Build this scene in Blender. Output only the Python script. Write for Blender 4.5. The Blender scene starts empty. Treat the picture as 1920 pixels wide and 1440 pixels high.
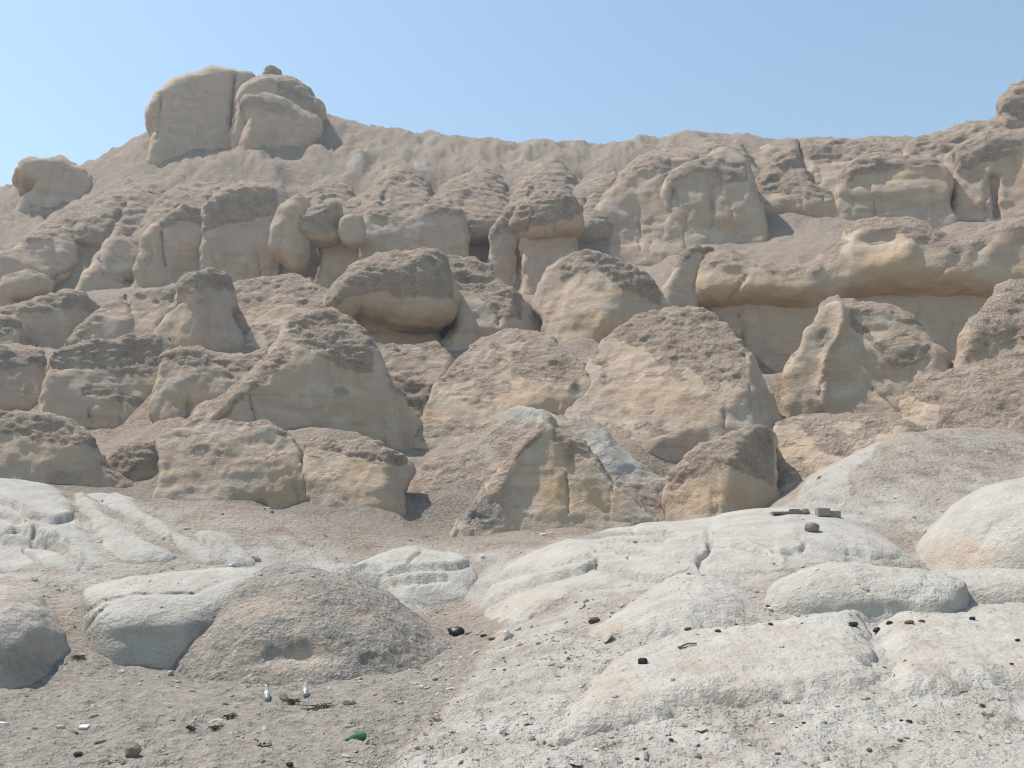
import bpy, math, random
import numpy as np
from mathutils import Vector, Matrix

# ------------------------------------------------------------------ camera, sky, sun, exposure
sc = bpy.context.scene
COL = sc.collection
W0, H0 = 1920.0, 1440.0
FPX = 1750.0
PITCH = math.radians(11.0)
CAMZ = 1.6
cam = bpy.data.objects.new('camera', bpy.data.cameras.new('camera'))
COL.objects.link(cam)
cam.location = (0, 0, CAMZ)
cam.rotation_euler = (math.radians(90) + PITCH, 0, 0)
cam.data.sensor_width = 36.0
cam.data.lens = 36.0 * FPX / W0
cam.data.clip_end = 3000
sc.camera = cam

SUN_EL, SUN_AZ = math.radians(63), math.radians(-72)     # azimuth from +Y (view) towards -X (left)
sd_ = Vector((math.sin(SUN_AZ) * math.cos(SUN_EL), math.cos(SUN_AZ) * math.cos(SUN_EL), math.sin(SUN_EL)))
world = bpy.data.worlds.new('World'); sc.world = world
world.use_nodes = True
wn = world.node_tree
sky = wn.nodes.new('ShaderNodeTexSky'); sky.sky_type = 'NISHITA'; sky.sun_disc = False
sky.sun_elevation = SUN_EL; sky.sun_rotation = SUN_AZ
sky.altitude = 0.0; sky.air_density = 1.5; sky.dust_density = 0.5; sky.ozone_density = 0.0
tn = wn.nodes.new('ShaderNodeMix'); tn.data_type = 'RGBA'; tn.blend_type = 'MULTIPLY'; tn.inputs[0].default_value = 1.0; tn.inputs[7].default_value = (0.95, 1.015, 1.0, 1)
wn.links.new(sky.outputs[0], tn.inputs[6]); wn.links.new(tn.outputs[2], wn.nodes['Background'].inputs[0])
wn.nodes['Background'].inputs[1].default_value = 0.128
sl = bpy.data.lights.new('sun', 'SUN'); sl.energy = 4.5; sl.angle = math.radians(0.53); sl.color = (1.0, 0.915, 0.81)
sun = bpy.data.objects.new('sun', sl); COL.objects.link(sun)
sun.rotation_euler = sd_.to_track_quat('Z', 'Y').to_euler()
sun.location = (-60, 10, 90)
sc.view_settings.view_transform = 'Standard'; sc.view_settings.look = 'None'
sc.view_settings.exposure = 0.38; sc.view_settings.gamma = 1.0
sc.cycles.max_bounces = 5; sc.cycles.diffuse_bounces = 3; sc.cycles.volume_bounces = 0
sc.cycles.use_denoising = True; sc.cycles.filter_width = 1.1

# ------------------------------------------------------------------ numeric helpers
CP, SP = math.cos(PITCH), math.sin(PITCH)
def rays(u, v):
    """pixel of the 1920x1440 photograph -> world direction (not normalised)"""
    a = (np.asarray(u, float) - W0 / 2) / FPX
    b = (H0 / 2 - np.asarray(v, float)) / FPX
    return np.stack([a, CP - b * SP, SP + b * CP], -1)
def pt(u, v, y):
    d = rays(u, v); k = y / d[..., 1]
    return np.stack([d[..., 0] * k, d[..., 1] * k, CAMZ + d[..., 2] * k], -1)
def proj(P):
    x, y, z = P[..., 0], P[..., 1], P[..., 2] - CAMZ
    dep = np.maximum(y * CP + z * SP, 0.05)
    up = -y * SP + z * CP
    return W0 / 2 + FPX * x / dep, H0 / 2 - FPX * up / dep
def sstep(a, b, x):
    t = np.clip((x - a) / (b - a), 0, 1); return t * t * (3 - 2 * t)

_rng = np.random.RandomState(7)
_perm = np.concatenate([_rng.permutation(256)] * 3).astype(np.int32)
_g3 = _rng.normal(size=(256, 3)); _g3 = (_g3 / np.linalg.norm(_g3, axis=1)[:, None]).astype(np.float32)
def perlin(P):
    P = np.asarray(P, np.float32)
    i = np.floor(P).astype(np.int32); f = P - i; i &= 255
    w = f * f * f * (f * (f * 6 - 15) + 10)
    out = np.zeros(P.shape[:-1], np.float32)
    for dx in (0, 1):
        a = _perm[i[..., 0] + dx]; wx = w[..., 0] if dx else 1 - w[..., 0]
        for dy in (0, 1):
            b = _perm[a + i[..., 1] + dy]; wy = wx * (w[..., 1] if dy else 1 - w[..., 1])
            for dz in (0, 1):
                g = _g3[_perm[b + i[..., 2] + dz]]
                n = g[..., 0] * (f[..., 0] - dx) + g[..., 1] * (f[..., 1] - dy) + g[..., 2] * (f[..., 2] - dz)
                out += n * (wy * (w[..., 2] if dz else 1 - w[..., 2]))
    return out * 1.4
def fbm(P, o=4, gain=0.5):
    s, a = 0, 1.0
    for k in range(o):
        s = s + a * perlin(P * (2.03 ** k) + 17.3 * k); a *= gain
    return s
def ridged(P, o=4, gain=0.5):
    s, a = 0, 1.0
    for k in range(o):
        s = s + a * (0.5 - np.abs(perlin(P * (2.03 ** k) + 31.7 * k))); a *= gain
    return s
def seg_dist(U, V, poly):
    d = np.full(U.shape, 1e9, np.float32)
    for (x0, y0), (x1, y1) in zip(poly[:-1], poly[1:]):
        ex, ey = x1 - x0, y1 - y0; L = ex * ex + ey * ey + 1e-9
        t = np.clip(((U - x0) * ex + (V - y0) * ey) / L, 0, 1)
        d = np.minimum(d, np.hypot(U - x0 - t * ex, V - y0 - t * ey))
    return d
def inside_poly(U, V, poly):
    c = np.zeros(U.shape, bool); n = len(poly)
    for i in range(n):
        x0, y0 = poly[i]; x1, y1 = poly[(i + 1) % n]
        if y0 == y1: continue
        c ^= ((y0 > V) != (y1 > V)) & (U < (x1 - x0) * (V - y0) / (y1 - y0) + x0)
    return c
def smooth_closed(P, n=3):
    P = np.asarray(P, float); out = []; N = len(P)
    for i in range(N):
        a, b, c, d = P[i - 1], P[i], P[(i + 1) % N], P[(i + 2) % N]
        for k in range(n):
            t = k / n
            out.append(0.5 * ((2 * b) + (c - a) * t + (2 * a - 5 * b + 4 * c - d) * t * t + (3 * b - a - 3 * c + d) * t ** 3))
    return out
def blur2(A, r):
    for _ in range(2):
        for ax in (0, 1):
            k = max(1, int(r)); B = np.pad(A, [(k, k) if q == ax else (0, 0) for q in (0, 1)], mode='edge')
            cs = np.cumsum(np.insert(B, 0, 0, axis=ax), axis=ax); n = A.shape[ax]
            A = (np.take(cs, np.arange(2 * k + 1, 2 * k + 1 + n), ax) - np.take(cs, np.arange(0, n), ax)) / (2 * k + 1)
    return A
def surface_net(F, X, Y, Z):
    """closed quad surface of F = 0 on a rectilinear grid"""
    S = F < 0
    n = tuple(k - 1 for k in F.shape)
    cnt = np.zeros(n, np.int8)
    for a in (0, 1):
        for b in (0, 1):
            for c in (0, 1):
                cnt += S[a:a + n[0], b:b + n[1], c:c + n[2]]
    cell = np.argwhere((cnt > 0) & (cnt < 8))
    idx = np.full(n, -1, np.int64); idx[cell[:, 0], cell[:, 1], cell[:, 2]] = np.arange(len(cell))
    acc = np.zeros((len(cell), 3)); num = np.zeros(len(cell))
    corners = [(a, b, c) for a in (0, 1) for b in (0, 1) for c in (0, 1)]
    for p in corners:
        for ax in range(3):
            if p[ax]: continue
            q = list(p); q[ax] = 1
            i0 = cell + p; i1 = cell + q
            f0 = F[i0[:, 0], i0[:, 1], i0[:, 2]]; f1 = F[i1[:, 0], i1[:, 1], i1[:, 2]]
            m = (f0 < 0) != (f1 < 0)
            t = np.where(m, f0 / np.where(m, f0 - f1, 1), 0)
            A = np.stack([X[i0[:, 0]], Y[i0[:, 1]], Z[i0[:, 2]]], 1); B = np.stack([X[i1[:, 0]], Y[i1[:, 1]], Z[i1[:, 2]]], 1)
            acc += np.where(m[:, None], A + (B - A) * t[:, None], 0); num += m
    V = acc / num[:, None]
    Q = []
    for ax in range(3):
        s0 = [slice(1, -1)] * 3; s1 = [slice(1, -1)] * 3
        s0[ax] = slice(0, -1); s1[ax] = slice(1, None)
        A, B = S[tuple(s0)], S[tuple(s1)]
        e = np.argwhere(A != B)
        if not len(e): continue
        flip = A[e[:, 0], e[:, 1], e[:, 2]]
        o = np.ones(3, int); o[ax] = 0; e = e + o
        b, c = (ax + 1) % 3, (ax + 2) % 3
        def at(db, dc):
            k = e.copy(); k[:, b] -= db; k[:, c] -= dc
            return idx[k[:, 0], k[:, 1], k[:, 2]]
        q = np.stack([at(1, 1), at(0, 1), at(0, 0), at(1, 0)], 1)
        q[~flip] = q[~flip][:, ::-1]
        Q.append(q)
    return V, np.concatenate(Q)
def normals(V, Q):
    n = np.cross(V[Q[:, 2]] - V[Q[:, 0]], V[Q[:, 3]] - V[Q[:, 1]])
    N = np.zeros_like(V)
    for k in range(4): 
        for a in range(3): N[:, a] += np.bincount(Q[:, k], n[:, a], len(V))
    return N / (np.linalg.norm(N, axis=1)[:, None] + 1e-12)
def mesh_np(name, V, Q, mat, attrs=None, origin=None, parent=None):
    V = np.asarray(V, float); Q = np.asarray(Q, np.int32)
    if origin is None: origin = np.array([0, 0, 0.0])
    me = bpy.data.meshes.new(name)
    me.vertices.add(len(V)); me.vertices.foreach_set('co', (V - origin).astype(np.float32).ravel())
    k = Q.shape[1]
    me.loops.add(Q.size); me.loops.foreach_set('vertex_index', Q.ravel())
    me.polygons.add(len(Q)); me.polygons.foreach_set('loop_start', np.arange(0, Q.size, k, dtype=np.int32))
    me.update(calc_edges=True)
    me.polygons.foreach_set('use_smooth', np.ones(len(Q), bool))
    for an, av in (attrs or {}).items():
        at = me.attributes.new(an, 'FLOAT', 'POINT'); at.data.foreach_set('value', np.asarray(av, np.float32))
    me.materials.append(mat)
    o = bpy.data.objects.new(name, me); COL.objects.link(o); o.location = origin
    if parent is not None:
        o.parent = parent; o.location = Vector(origin) - parent.location
    return o
def tag(o, label=None, cat=None, group=None, kind=None):
    if label: o['label'] = label
    if cat: o['category'] = cat
    if group: o['group'] = group
    if kind: o['kind'] = kind
    return o

# ------------------------------------------------------------------ materials
def nd(nt, t, **kw):
    n = nt.nodes.new(t)
    for k, v in kw.items(): setattr(n, k, v)
    return n
def ramp(nt, fac, stops):
    r = nd(nt, 'ShaderNodeValToRGB'); e = r.color_ramp.elements
    while len(e) < len(stops): e.new(0.5)
    for i, (p, c) in enumerate(stops): e[i].position = p; e[i].color = (*c, 1)
    nt.links.new(fac, r.inputs[0]); return r.outputs[0]
def mixc(nt, fac, a, b, mode='MIX'):
    m = nd(nt, 'ShaderNodeMix', data_type='RGBA', blend_type=mode)
    for s, x in ((0, fac), (6, a), (7, b)):
        if hasattr(x, 'is_output'): nt.links.new(x, m.inputs[s])
        else: m.inputs[s].default_value = x if s == 0 else (*x, 1)
    return m.outputs[2]
def mth(nt, op, a, b=0.0, c=0.0, clamp=False):
    m = nd(nt, 'ShaderNodeMath', operation=op, use_clamp=clamp)
    for i, x in enumerate((a, b, c)):
        if hasattr(x, 'is_output'): nt.links.new(x, m.inputs[i])
        else: m.inputs[i].default_value = x
    return m.outputs[0]
def noise(nt, vec, scale, detail=5, rough=0.55, dist=0.0):
    n = nd(nt, 'ShaderNodeTexNoise'); n.inputs['Scale'].default_value = scale; n.inputs['Detail'].default_value = detail
    n.inputs['Roughness'].default_value = rough; n.inputs['Distortion'].default_value = dist
    nt.links.new(vec, n.inputs['Vector']); return n.outputs[0]
def vscale(nt, vec, s):
    m = nd(nt, 'ShaderNodeVectorMath', operation='MULTIPLY'); nt.links.new(vec, m.inputs[0]); m.inputs[1].default_value = s
    return m.outputs[0]
def attr(nt, name):
    a = nd(nt, 'ShaderNodeAttribute', attribute_name=name); return a.outputs['Fac']

def rock_material():
    m = bpy.data.materials.new('sandstone'); m.use_nodes = True; nt = m.node_tree
    b = nt.nodes['Principled BSDF']; b.inputs['Roughness'].default_value = 0.95
    b.inputs['Specular IOR Level'].default_value = 0.15
    P = nd(nt, 'ShaderNodeNewGeometry').outputs['Position']
    big = noise(nt, P, 0.35, 3, 0.6)
    mid = noise(nt, P, 1.7, 5, 0.62)
    fine = noise(nt, P, 9.0, 4, 0.7)
    crumb = noise(nt, P, 30.0, 2, 0.7)
    band = noise(nt, vscale(nt, P, (0.25, 0.25, 2.2)), 1.0, 5, 0.6, 0.6)
    drip = noise(nt, vscale(nt, P, (2.2, 2.2, 0.35)), 1.0, 5, 0.6, 0.3)
    # pale wind-cut face
    pale = ramp(nt, band, [(0.30, (0.35, 0.268, 0.206)), (0.48, (0.44, 0.346, 0.27)), (0.62, (0.41, 0.342, 0.286)), (0.75, (0.49, 0.404, 0.326))])
    pale = mixc(nt, mth(nt, 'MULTIPLY', mth(nt, 'SUBTRACT', drip, 0.52), 2.2, clamp=True), pale, (0.28, 0.215, 0.152))
    pale = mixc(nt, mth(nt, 'MULTIPLY', mth(nt, 'SUBTRACT', big, 0.50), 2.5, clamp=True), pale, (0.34, 0.294, 0.243))
    o1 = noise(nt, vscale(nt, P, (0.55, 0.55, 0.8)), 1.0, 4, 0.6, 0.4)
    pale = mixc(nt, mth(nt, 'MULTIPLY', mth(nt, 'SUBTRACT', o1, 0.50), 4.0, clamp=True), pale, (0.515, 0.384, 0.277))
    pale = mixc(nt, mth(nt, 'MULTIPLY', mth(nt, 'SUBTRACT', 0.45, o1), 4.5, clamp=True), pale, (0.51, 0.455, 0.38))
    warm = mth(nt, 'MULTIPLY', attr(nt, 'warm'), mth(nt, 'ADD', mth(nt, 'MULTIPLY', mid, 1.4), -0.05, clamp=True), clamp=True)
    pale = mixc(nt, warm, pale, (0.46, 0.325, 0.18))
    # brown weathered crust
    crust = ramp(nt, mid, [(0.26, (0.255, 0.19, 0.146)), (0.43, (0.365, 0.287, 0.228)), (0.57, (0.425, 0.343, 0.276)), (0.74, (0.495, 0.41, 0.338))])
    crust = mixc(nt, mth(nt, 'MULTIPLY', mth(nt, 'SUBTRACT', fine, 0.53), 5.0, clamp=True), crust, (0.58, 0.50, 0.425))
    ca = attr(nt, 'crust')
    cf = mth(nt, 'ADD', ca, mth(nt, 'MULTIPLY', mth(nt, 'SUBTRACT', mid, 0.5), 0.9))
    cf = mth(nt, 'SUBTRACT', cf, mth(nt, 'MULTIPLY', mth(nt, 'SUBTRACT', noise(nt, P, 0.9, 3, 0.6), 0.46), 1.1))
    cf = mth(nt, 'MULTIPLY', mth(nt, 'SUBTRACT', cf, 0.28), 2.2, clamp=True)
    col = mixc(nt, cf, pale, crust)
    # bleached chalky mound rock
    white = ramp(nt, mid, [(0.28, (0.33, 0.308, 0.272)), (0.5, (0.405, 0.383, 0.346)), (0.72, (0.46, 0.438, 0.402))])
    white = mixc(nt, mth(nt, 'MULTIPLY', mth(nt, 'SUBTRACT', fine, 0.55), 2.0, clamp=True), white, (0.28, 0.258, 0.225))
    wa = mth(nt, 'ADD', attr(nt, 'white'), mth(nt, 'MULTIPLY', mth(nt, 'SUBTRACT', mid, 0.5), 0.7))
    wf = mth(nt, 'MULTIPLY', mth(nt, 'SUBTRACT', wa, 0.25), 1.9, clamp=True)
    col = mixc(nt, wf, col, white)
    # loose gravel / dust
    vor = nd(nt, 'ShaderNodeTexVoronoi'); vor.inputs['Scale'].default_value = 14.0; nt.links.new(P, vor.inputs['Vector'])
    grav = ramp(nt, fine, [(0.32, (0.16, 0.145, 0.126)), (0.5, (0.26, 0.24, 0.214)), (0.68, (0.38, 0.358, 0.325))])
    ga = mth(nt, 'ADD', attr(nt, 'gravel'), mth(nt, 'MULTIPLY', mth(nt, 'SUBTRACT', mid, 0.5), 0.8))
    gf = mth(nt, 'MULTIPLY', mth(nt, 'SUBTRACT', ga, 0.30), 2.2, clamp=True)
    col = mixc(nt, gf, col, grav)
    sand = ramp(nt, fine, [(0.30, (0.19, 0.168, 0.142)), (0.55, (0.29, 0.262, 0.228)), (0.8, (0.375, 0.348, 0.312))])
    sa = mth(nt, 'MULTIPLY', mth(nt, 'SUBTRACT', mth(nt, 'ADD', attr(nt, 'sand'), mth(nt, 'MULTIPLY', mth(nt, 'SUBTRACT', mid, 0.5), 0.8)), 0.36), 3.2, clamp=True)
    col = mixc(nt, sa, col, sand)
    tint = ramp(nt, crumb, [(0.3, (0.82, 0.82, 0.82)), (0.7, (1.12, 1.12, 1.12))])
    col = mixc(nt, 0.7, col, tint, 'MULTIPLY')
    nt.links.new(col, b.inputs['Base Color'])
    # relief: flaky crust, gravel grains, fine grain on all
    rough = mth(nt, 'MAXIMUM', mth(nt, 'MULTIPLY', cf, mth(nt, 'SUBTRACT', 1.0, mth(nt, 'MULTIPLY', wf, 0.8))), mth(nt, 'MULTIPLY', gf, 0.6))
    rough = mth(nt, 'MULTIPLY', rough, mth(nt, 'SUBTRACT', 1.0, mth(nt, 'MULTIPLY', sa, 0.7)))
    hgt = mth(nt, 'ADD', mth(nt, 'MULTIPLY', mth(nt, 'ADD', mth(nt, 'MULTIPLY', rough, 0.75), mth(nt, 'ADD', mth(nt, 'MULTIPLY', wf, 0.05), 0.17)), mth(nt, 'ADD', mth(nt, 'MULTIPLY', mth(nt, 'SUBTRACT', mid, 0.5), 0.55), mth(nt, 'MULTIPLY', mth(nt, 'SUBTRACT', fine, 0.5), 0.42))), mth(nt, 'MULTIPLY', crumb, 0.03))
    hgt = mth(nt, 'ADD', hgt, mth(nt, 'MULTIPLY', mth(nt, 'MULTIPLY', gf, vor.outputs['Distance']), -0.05))
    bp = nd(nt, 'ShaderNodeBump'); bp.inputs['Strength'].default_value = 0.9; bp.inputs['Distance'].default_value = 0.72
    nt.links.new(hgt, bp.inputs['Height']); nt.links.new(bp.outputs[0], b.inputs['Normal'])
    return m
ROCK = rock_material()
def simple(name, col, rough=0.7, var=0.25, scale=20.0, metallic=0.0, trans=0.0, bump=0.3):
    m = bpy.data.materials.new(name); m.use_nodes = True; nt = m.node_tree
    b = nt.nodes['Principled BSDF']; b.inputs['Roughness'].default_value = rough; b.inputs['Metallic'].default_value = metallic
    b.inputs['Transmission Weight'].default_value = trans
    P = nd(nt, 'ShaderNodeNewGeometry').outputs['Position']
    n = noise(nt, P, scale, 5, 0.6)
    c = ramp(nt, n, [(0.3, tuple(x * (1 - var) for x in col)), (0.7, tuple(min(1, x * (1 + var)) for x in col))])
    nt.links.new(c, b.inputs['Base Color'])
    if bump:
        bp = nd(nt, 'ShaderNodeBump'); bp.inputs['Strength'].default_value = bump; bp.inputs['Distance'].default_value = 0.02
        nt.links.new(n, bp.inputs['Height']); nt.links.new(bp.outputs[0], b.inputs['Normal'])
    return m

# ------------------------------------------------------------------ terrain
ctrl = []
def cw(x, y, z): ctrl.append((x, y, z))
def cp(u, v, y): ctrl.append(tuple(pt(u, v, y)))
for x in (-14, -8, -3, 2, 7, 13): cw(x, 1.5, 0.0)
for x in (-10, -6, -3, -1): cw(x, 8, 0.0); cw(x, 11, 0.0)
for a in [(1100,1400,8.6),(1500,1440,7.7),(1500,1370,8.9),(1900,1440,7.5),(1900,1310,9.5),(1000,1300,10.3),(1000,1200,13.4),(1100,1165,14.3),
          (1000,1120,16.3),(950,1160,17),(890,1130,19.5),(900,1200,18),(860,1185,19.8),(800,1250,14.6),(720,1440,8),(800,1350,10.2),(850,1290,12.3),
          (1250,1240,11.4),(1400,1190,12.4),(1430,1150,13.4),(1640,1165,12.6),(1900,1150,12.9),(1420,1090,15.2),(1300,1050,17),
          (1300,990,22),(1100,1010,22.5),(950,1040,21.5),(1700,1045,17.5),(1600,1050,16),(1850,1090,15.5),(1950,1060,16),
          (700,1045,23),(640,1062,20.5),(300,1080,18.5),(560,1055,21),(60,1100,17),(140,1160,15.8),(150,1215,14.3),(100,1300,12.3),(-100,1250,12.5),
          (300,1290,12.5),(600,1290,12.8),(0,1090,19),(-150,1080,18),(-300,1100,16),
          (100,935,29.5),(250,918,31),(400,965,28.5),(520,985,27.5),(620,985,26.5),(745,952,27),(850,905,29),(820,985,25.5),(900,1005,25),(1000,1010,25),(1150,1010,25.5),
          (1200,990,26.5),(1230,955,28.5),(1320,990,25),(1400,958,22.3),(1460,926,22.8),
          (1520,880,23.4),(1600,836,24.2),(1690,790,25.2),(1800,790,25.6),(1740,820,24.6),(1900,840,24.5),(1900,890,23.3),(1700,930,22),(1600,900,22.6),(1600,962,21.2),(1480,966,20.8),(1850,760,29),(1980,720,30),(2150,800,27),
          (250,850,34),(280,870,33),(800,855,34.5),(1250,905,32),(1210,930,30),(1420,830,35),(1650,800,35),
          (1400,790,41),(1600,790,40),(1800,740,38),(1950,640,38),
          (1350,560,50),(1500,540,50),(1700,500,51),(1950,480,51),
          (0,590,54),(150,548,55),(250,535,56),(330,522,57),(450,545,57),(600,535,57),(750,530,58),(900,545,57),(960,550,55),(985,590,50.5),(1000,620,48),(1110,500,57),(1200,482,58),(1300,485,55),(1400,462,56),
          (1440,500,53),(1500,500,52.5),(1560,450,55),(1650,425,57),(1790,440,55),(1850,440,55),(1950,425,56),
          (1265,420,60.5),(1300,440,59),(1430,405,60.5),(1595,385,61),(1640,410,60),(1250,400,63),
          (60,440,66),(120,395,69),(100,380,73),(0,368,74),(20,400,69),
          (200,430,64),(300,400,65),(400,365,66),(540,360,66),(650,380,65),(800,380,65.5),(880,385,66),(950,385,65),(1100,385,65),
          (200,350,71),(300,330,71),(420,300,74),(350,295,75),(540,300,74),(640,290,73),(800,310,72),(950,320,71),(1100,320,71),(1250,300,71),(1400,300,71),(1550,300,72),(1700,300,70),
          ]: cp(*a)
for a in [(0,898,23.5),(-120,905,23.5),(105,915,23.5),(0,1000,20.5),(100,1000,20.5),(0,1072,18),(180,1062,18.6),(150,925,24),(310,924,24.5),(400,932,24.5),(470,931,25),(560,958,24.5),(250,990,21.5),(400,1000,21.5),(480,990,22.3),(610,975,24.5),
          (450,1062,20.6),(250,1066,19.2),(0,930,27),(300,945,27),(450,950,27),(1460,966,21.5),(1560,975,20.5),(1200,1000,22),(1050,1030,20),(1200,1060,18.2),(1400,1040,18.3),(1550,1010,18.8),(1650,1030,17.6),(1000,1080,18.2),
          (1200,1100,16.4),(1150,1110,16),(1300,1092,15.4),(1250,1130,14.4),(1300,1330,9.3),(1150,1360,9.1),(1660,1300,9.9),(1500,1240,11),(1750,1230,11.2)]: cp(*a)
for a in [(290,262,75.5),(350,268,74.6),(440,286,74),(235,273,76.5),(200,289,76.5),(583,548,61.5),(583,548,63.5),(1500,905,25.5),(1600,870,27)]: cp(*a)
for a in [(1400,800,40.5),(1500,795,40.5),(1650,765,40),(1800,725,39.5),(1450,800,42.3),(1800,740,42)]: cp(*a)
sky_line = [(-500,400),(-250,385),(-100,372),(0,364),(60,352),(110,345),(180,302),(235,275),(290,264),(360,270),(470,272),(560,240),(615,212),(680,226),(760,243),(850,256),(950,264),(1010,267),(1080,271),(1160,274),
            (1250,263),(1310,258),(1370,255),(1395,266),(1450,264),(1560,262),(1640,266),(1700,280),(1850,250),(1950,215),(2100,190),(2400,190)]
for u, v in sky_line:
    p = pt(u, v, 79.0); cw(*p); cw(p[0], 92, p[2] - 3.0); cw(p[0], 130, p[2] - 14)
for v, y in ((1440, 8), (1300, 12), (1090, 18), (960, 26), (820, 36), (660, 45), (540, 55), (430, 64)):
    for u in (-450, 2400): cp(u, v, y)
SPURS = [[(745,290),(720,330),(690,385)],[(890,300),(850,345),(800,385)],[(905,300),(930,340),(950,375)],[(560,290),(600,340),(620,380)],[(640,300),(650,350),(660,385)],
         [(1080,290),(1030,340),(985,380)],[(1200,285),(1130,350),(1095,400)],[(1010,285),(985,320),(960,370)],[(330,330),(300,380),(290,420)],
         [(430,320),(385,365),(390,400)],[(480,320),(530,350),(545,380)],[(260,290),(200,340),(150,400)],[(210,400),(225,430)],[(1340,275),(1250,330)],[(800,300),(780,340),(745,400)]]
WHITE_T = [[(1498,925),(1520,880),(1560,850),(1620,825),(1650,825),(1640,850),(1590,880),(1590,930),(1560,962),(1490,962)],
           [(800,262),(815,262),(812,290),(800,310),(790,295)],[(985,290),(1000,285),(985,325),(965,335)],[(640,315),(690,305),(680,345),(650,330)],[(770,305),(800,320),(790,345),(775,335)],
           [(1130,905),(1200,890),(1240,940),(1200,960)]]
def terrain():
    ny, nx = 620, 660
    Y = 2.0 * (135 / 2.0) ** (np.linspace(0, 1, ny) ** 0.93)
    A = np.tan(np.radians(np.linspace(-40, 40, nx)))
    yy, aa = np.meshgrid(Y, A, indexing='ij')
    # rows fan out with distance so that cells keep one size in view
    xx = aa * (yy + 3.0)
    zz = terr(xx, yy)
    P = np.stack([xx, yy, zz], -1)
    U, V = proj(P)
    near = sstep(24, 14, yy)
    upper = sstep(61, 66, yy)
    sp = np.full(U.shape, 1e9)
    Uw = U + 40 * fbm(P * .12 + 8, 3); Vw = V + 25 * fbm(P * .12 + 2, 2)
    for s in SPURS: sp = np.minimum(sp, seg_dist(Uw, Vw, s))
    zz = zz + upper * sstep(95, 70, yy) * (0.8 * np.exp(-(sp / 34.0) ** 1.7) - 0.25) * (1 + .6 * fbm(P * .2 + 4, 2))
    D = np.hypot(xx, yy)
    # lumps and rubble relief
    zz += fbm(P * [0.16, 0.16, 0.16], 3) * 0.5 * sstep(22, 34, yy) + (ridged(P * [.32, .13, .2] + 3, 4, .6) - .5) * .9 * sstep(60, 68, yy) * sstep(79, 74, yy)
    zz += (ridged(P * [0.5, 0.5, 0.5], 4, 0.55) - 0.35) * (0.10 * near + 0.38 * sstep(22, 40, yy) + .35 * sstep(58, 68, yy))
    zz += fbm(P * 2.3, 3) * 0.05 * sstep(40, 9, yy) + (fbm(P * [1.1, 1.6, 1], 3) * .07 + (ridged(P * [2.4, 3.6, 1] + 7, 3) - .45) * .045) * sstep(15, 12, yy) * sstep(960, 860, U)
    zz += ridged(P * 5.5, 3) * 0.035 * sstep(22, 8, yy)
    zz += (ridged(P * [2.6, 3.4, 1], 4, .6) - .5) * .06 * sstep(16, 12, yy) * sstep(880, 960, U)
    P[..., 2] = zz
    rub = sstep(-12, 40, U - np.interp(V, [1150, 1200, 1290, 1440], [960, 900, 850, 715])) * sstep(1130, 1160, V) 
    sand = sstep(1110, 1220, V) * (1 - rub) * (yy < 21)
    sand = np.maximum(sand, 0.34 * sstep(1340, 1400, V - (1900 - U) * 0.03) * sstep(850, 1000, U) * (yy < 12))
    nz = np.gradient(zz, axis=0) / np.gradient(yy, axis=0)
    wh = np.zeros(U.shape)
    for w in WHITE_T:
        wh = np.maximum(wh, inside_poly(U + 9 * perlin(P * 1.1), V + 5 * perlin(P * 1.1 + 5), w) * np.where(yy > 50, .55, .8))
    wh = np.maximum(wh, 0.70 * rub * (yy < 20))
    wh = np.maximum(wh, .60 * sstep(27, 21, yy) * (1 - sand) * (1 + .5 * fbm(P * .5, 2)))
    wh = np.maximum(wh, .5 * sstep(1380, 1480, U) * sstep(1000, 960, V) * sstep(30, 25, yy) * (V > 780))
    crust = np.ones(U.shape)
    gravel = np.where(yy < 32, 0.60 - .62 * wh, 0.35 * (1 - wh))
    gravel = gravel * (1 - sstep(.3, .6, sand)) + .15 * sstep(.3, .6, sand)
    idx = np.arange(ny * nx).reshape(ny, nx)
    Q = np.stack([idx[:-1, :-1], idx[:-1, 1:], idx[1:, 1:], idx[1:, :-1]], -1).reshape(-1, 4)
    o = mesh_np('hillside', P.reshape(-1, 3), Q, ROCK, dict(crust=crust.ravel(), white=wh.ravel(), gravel=np.maximum(gravel, .42 * sstep(40, 60, yy)).ravel(), sand=sand.ravel(), warm=np.zeros(ny * nx)))
    tag(o, kind='structure')
    # plain around and behind, a little lower than the edge of the hillside sheet
    n = 60; g = np.sinh(np.linspace(-4.2, 4.2, n)) * 12
    gx, gy = np.meshgrid(g, g, indexing='ij')
    gz = -0.25 + 0.1 * fbm(np.stack([gx * 0.1, gy * 0.1, gx * 0], -1), 2)
    gz = np.where((gy > 6) & (gy < 200), -1.5, gz)
    i = np.arange(n * n).reshape(n, n)
    Q = np.stack([i[:-1, :-1], i[1:, :-1], i[1:, 1:], i[:-1, 1:]], -1).reshape(-1, 4)
    o = mesh_np('ground', np.stack([gx, gy, gz], -1).reshape(-1, 3), Q, ROCK, dict(sand=np.ones(n * n), gravel=np.full(n * n, .3)))
    tag(o, kind='structure')

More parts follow.
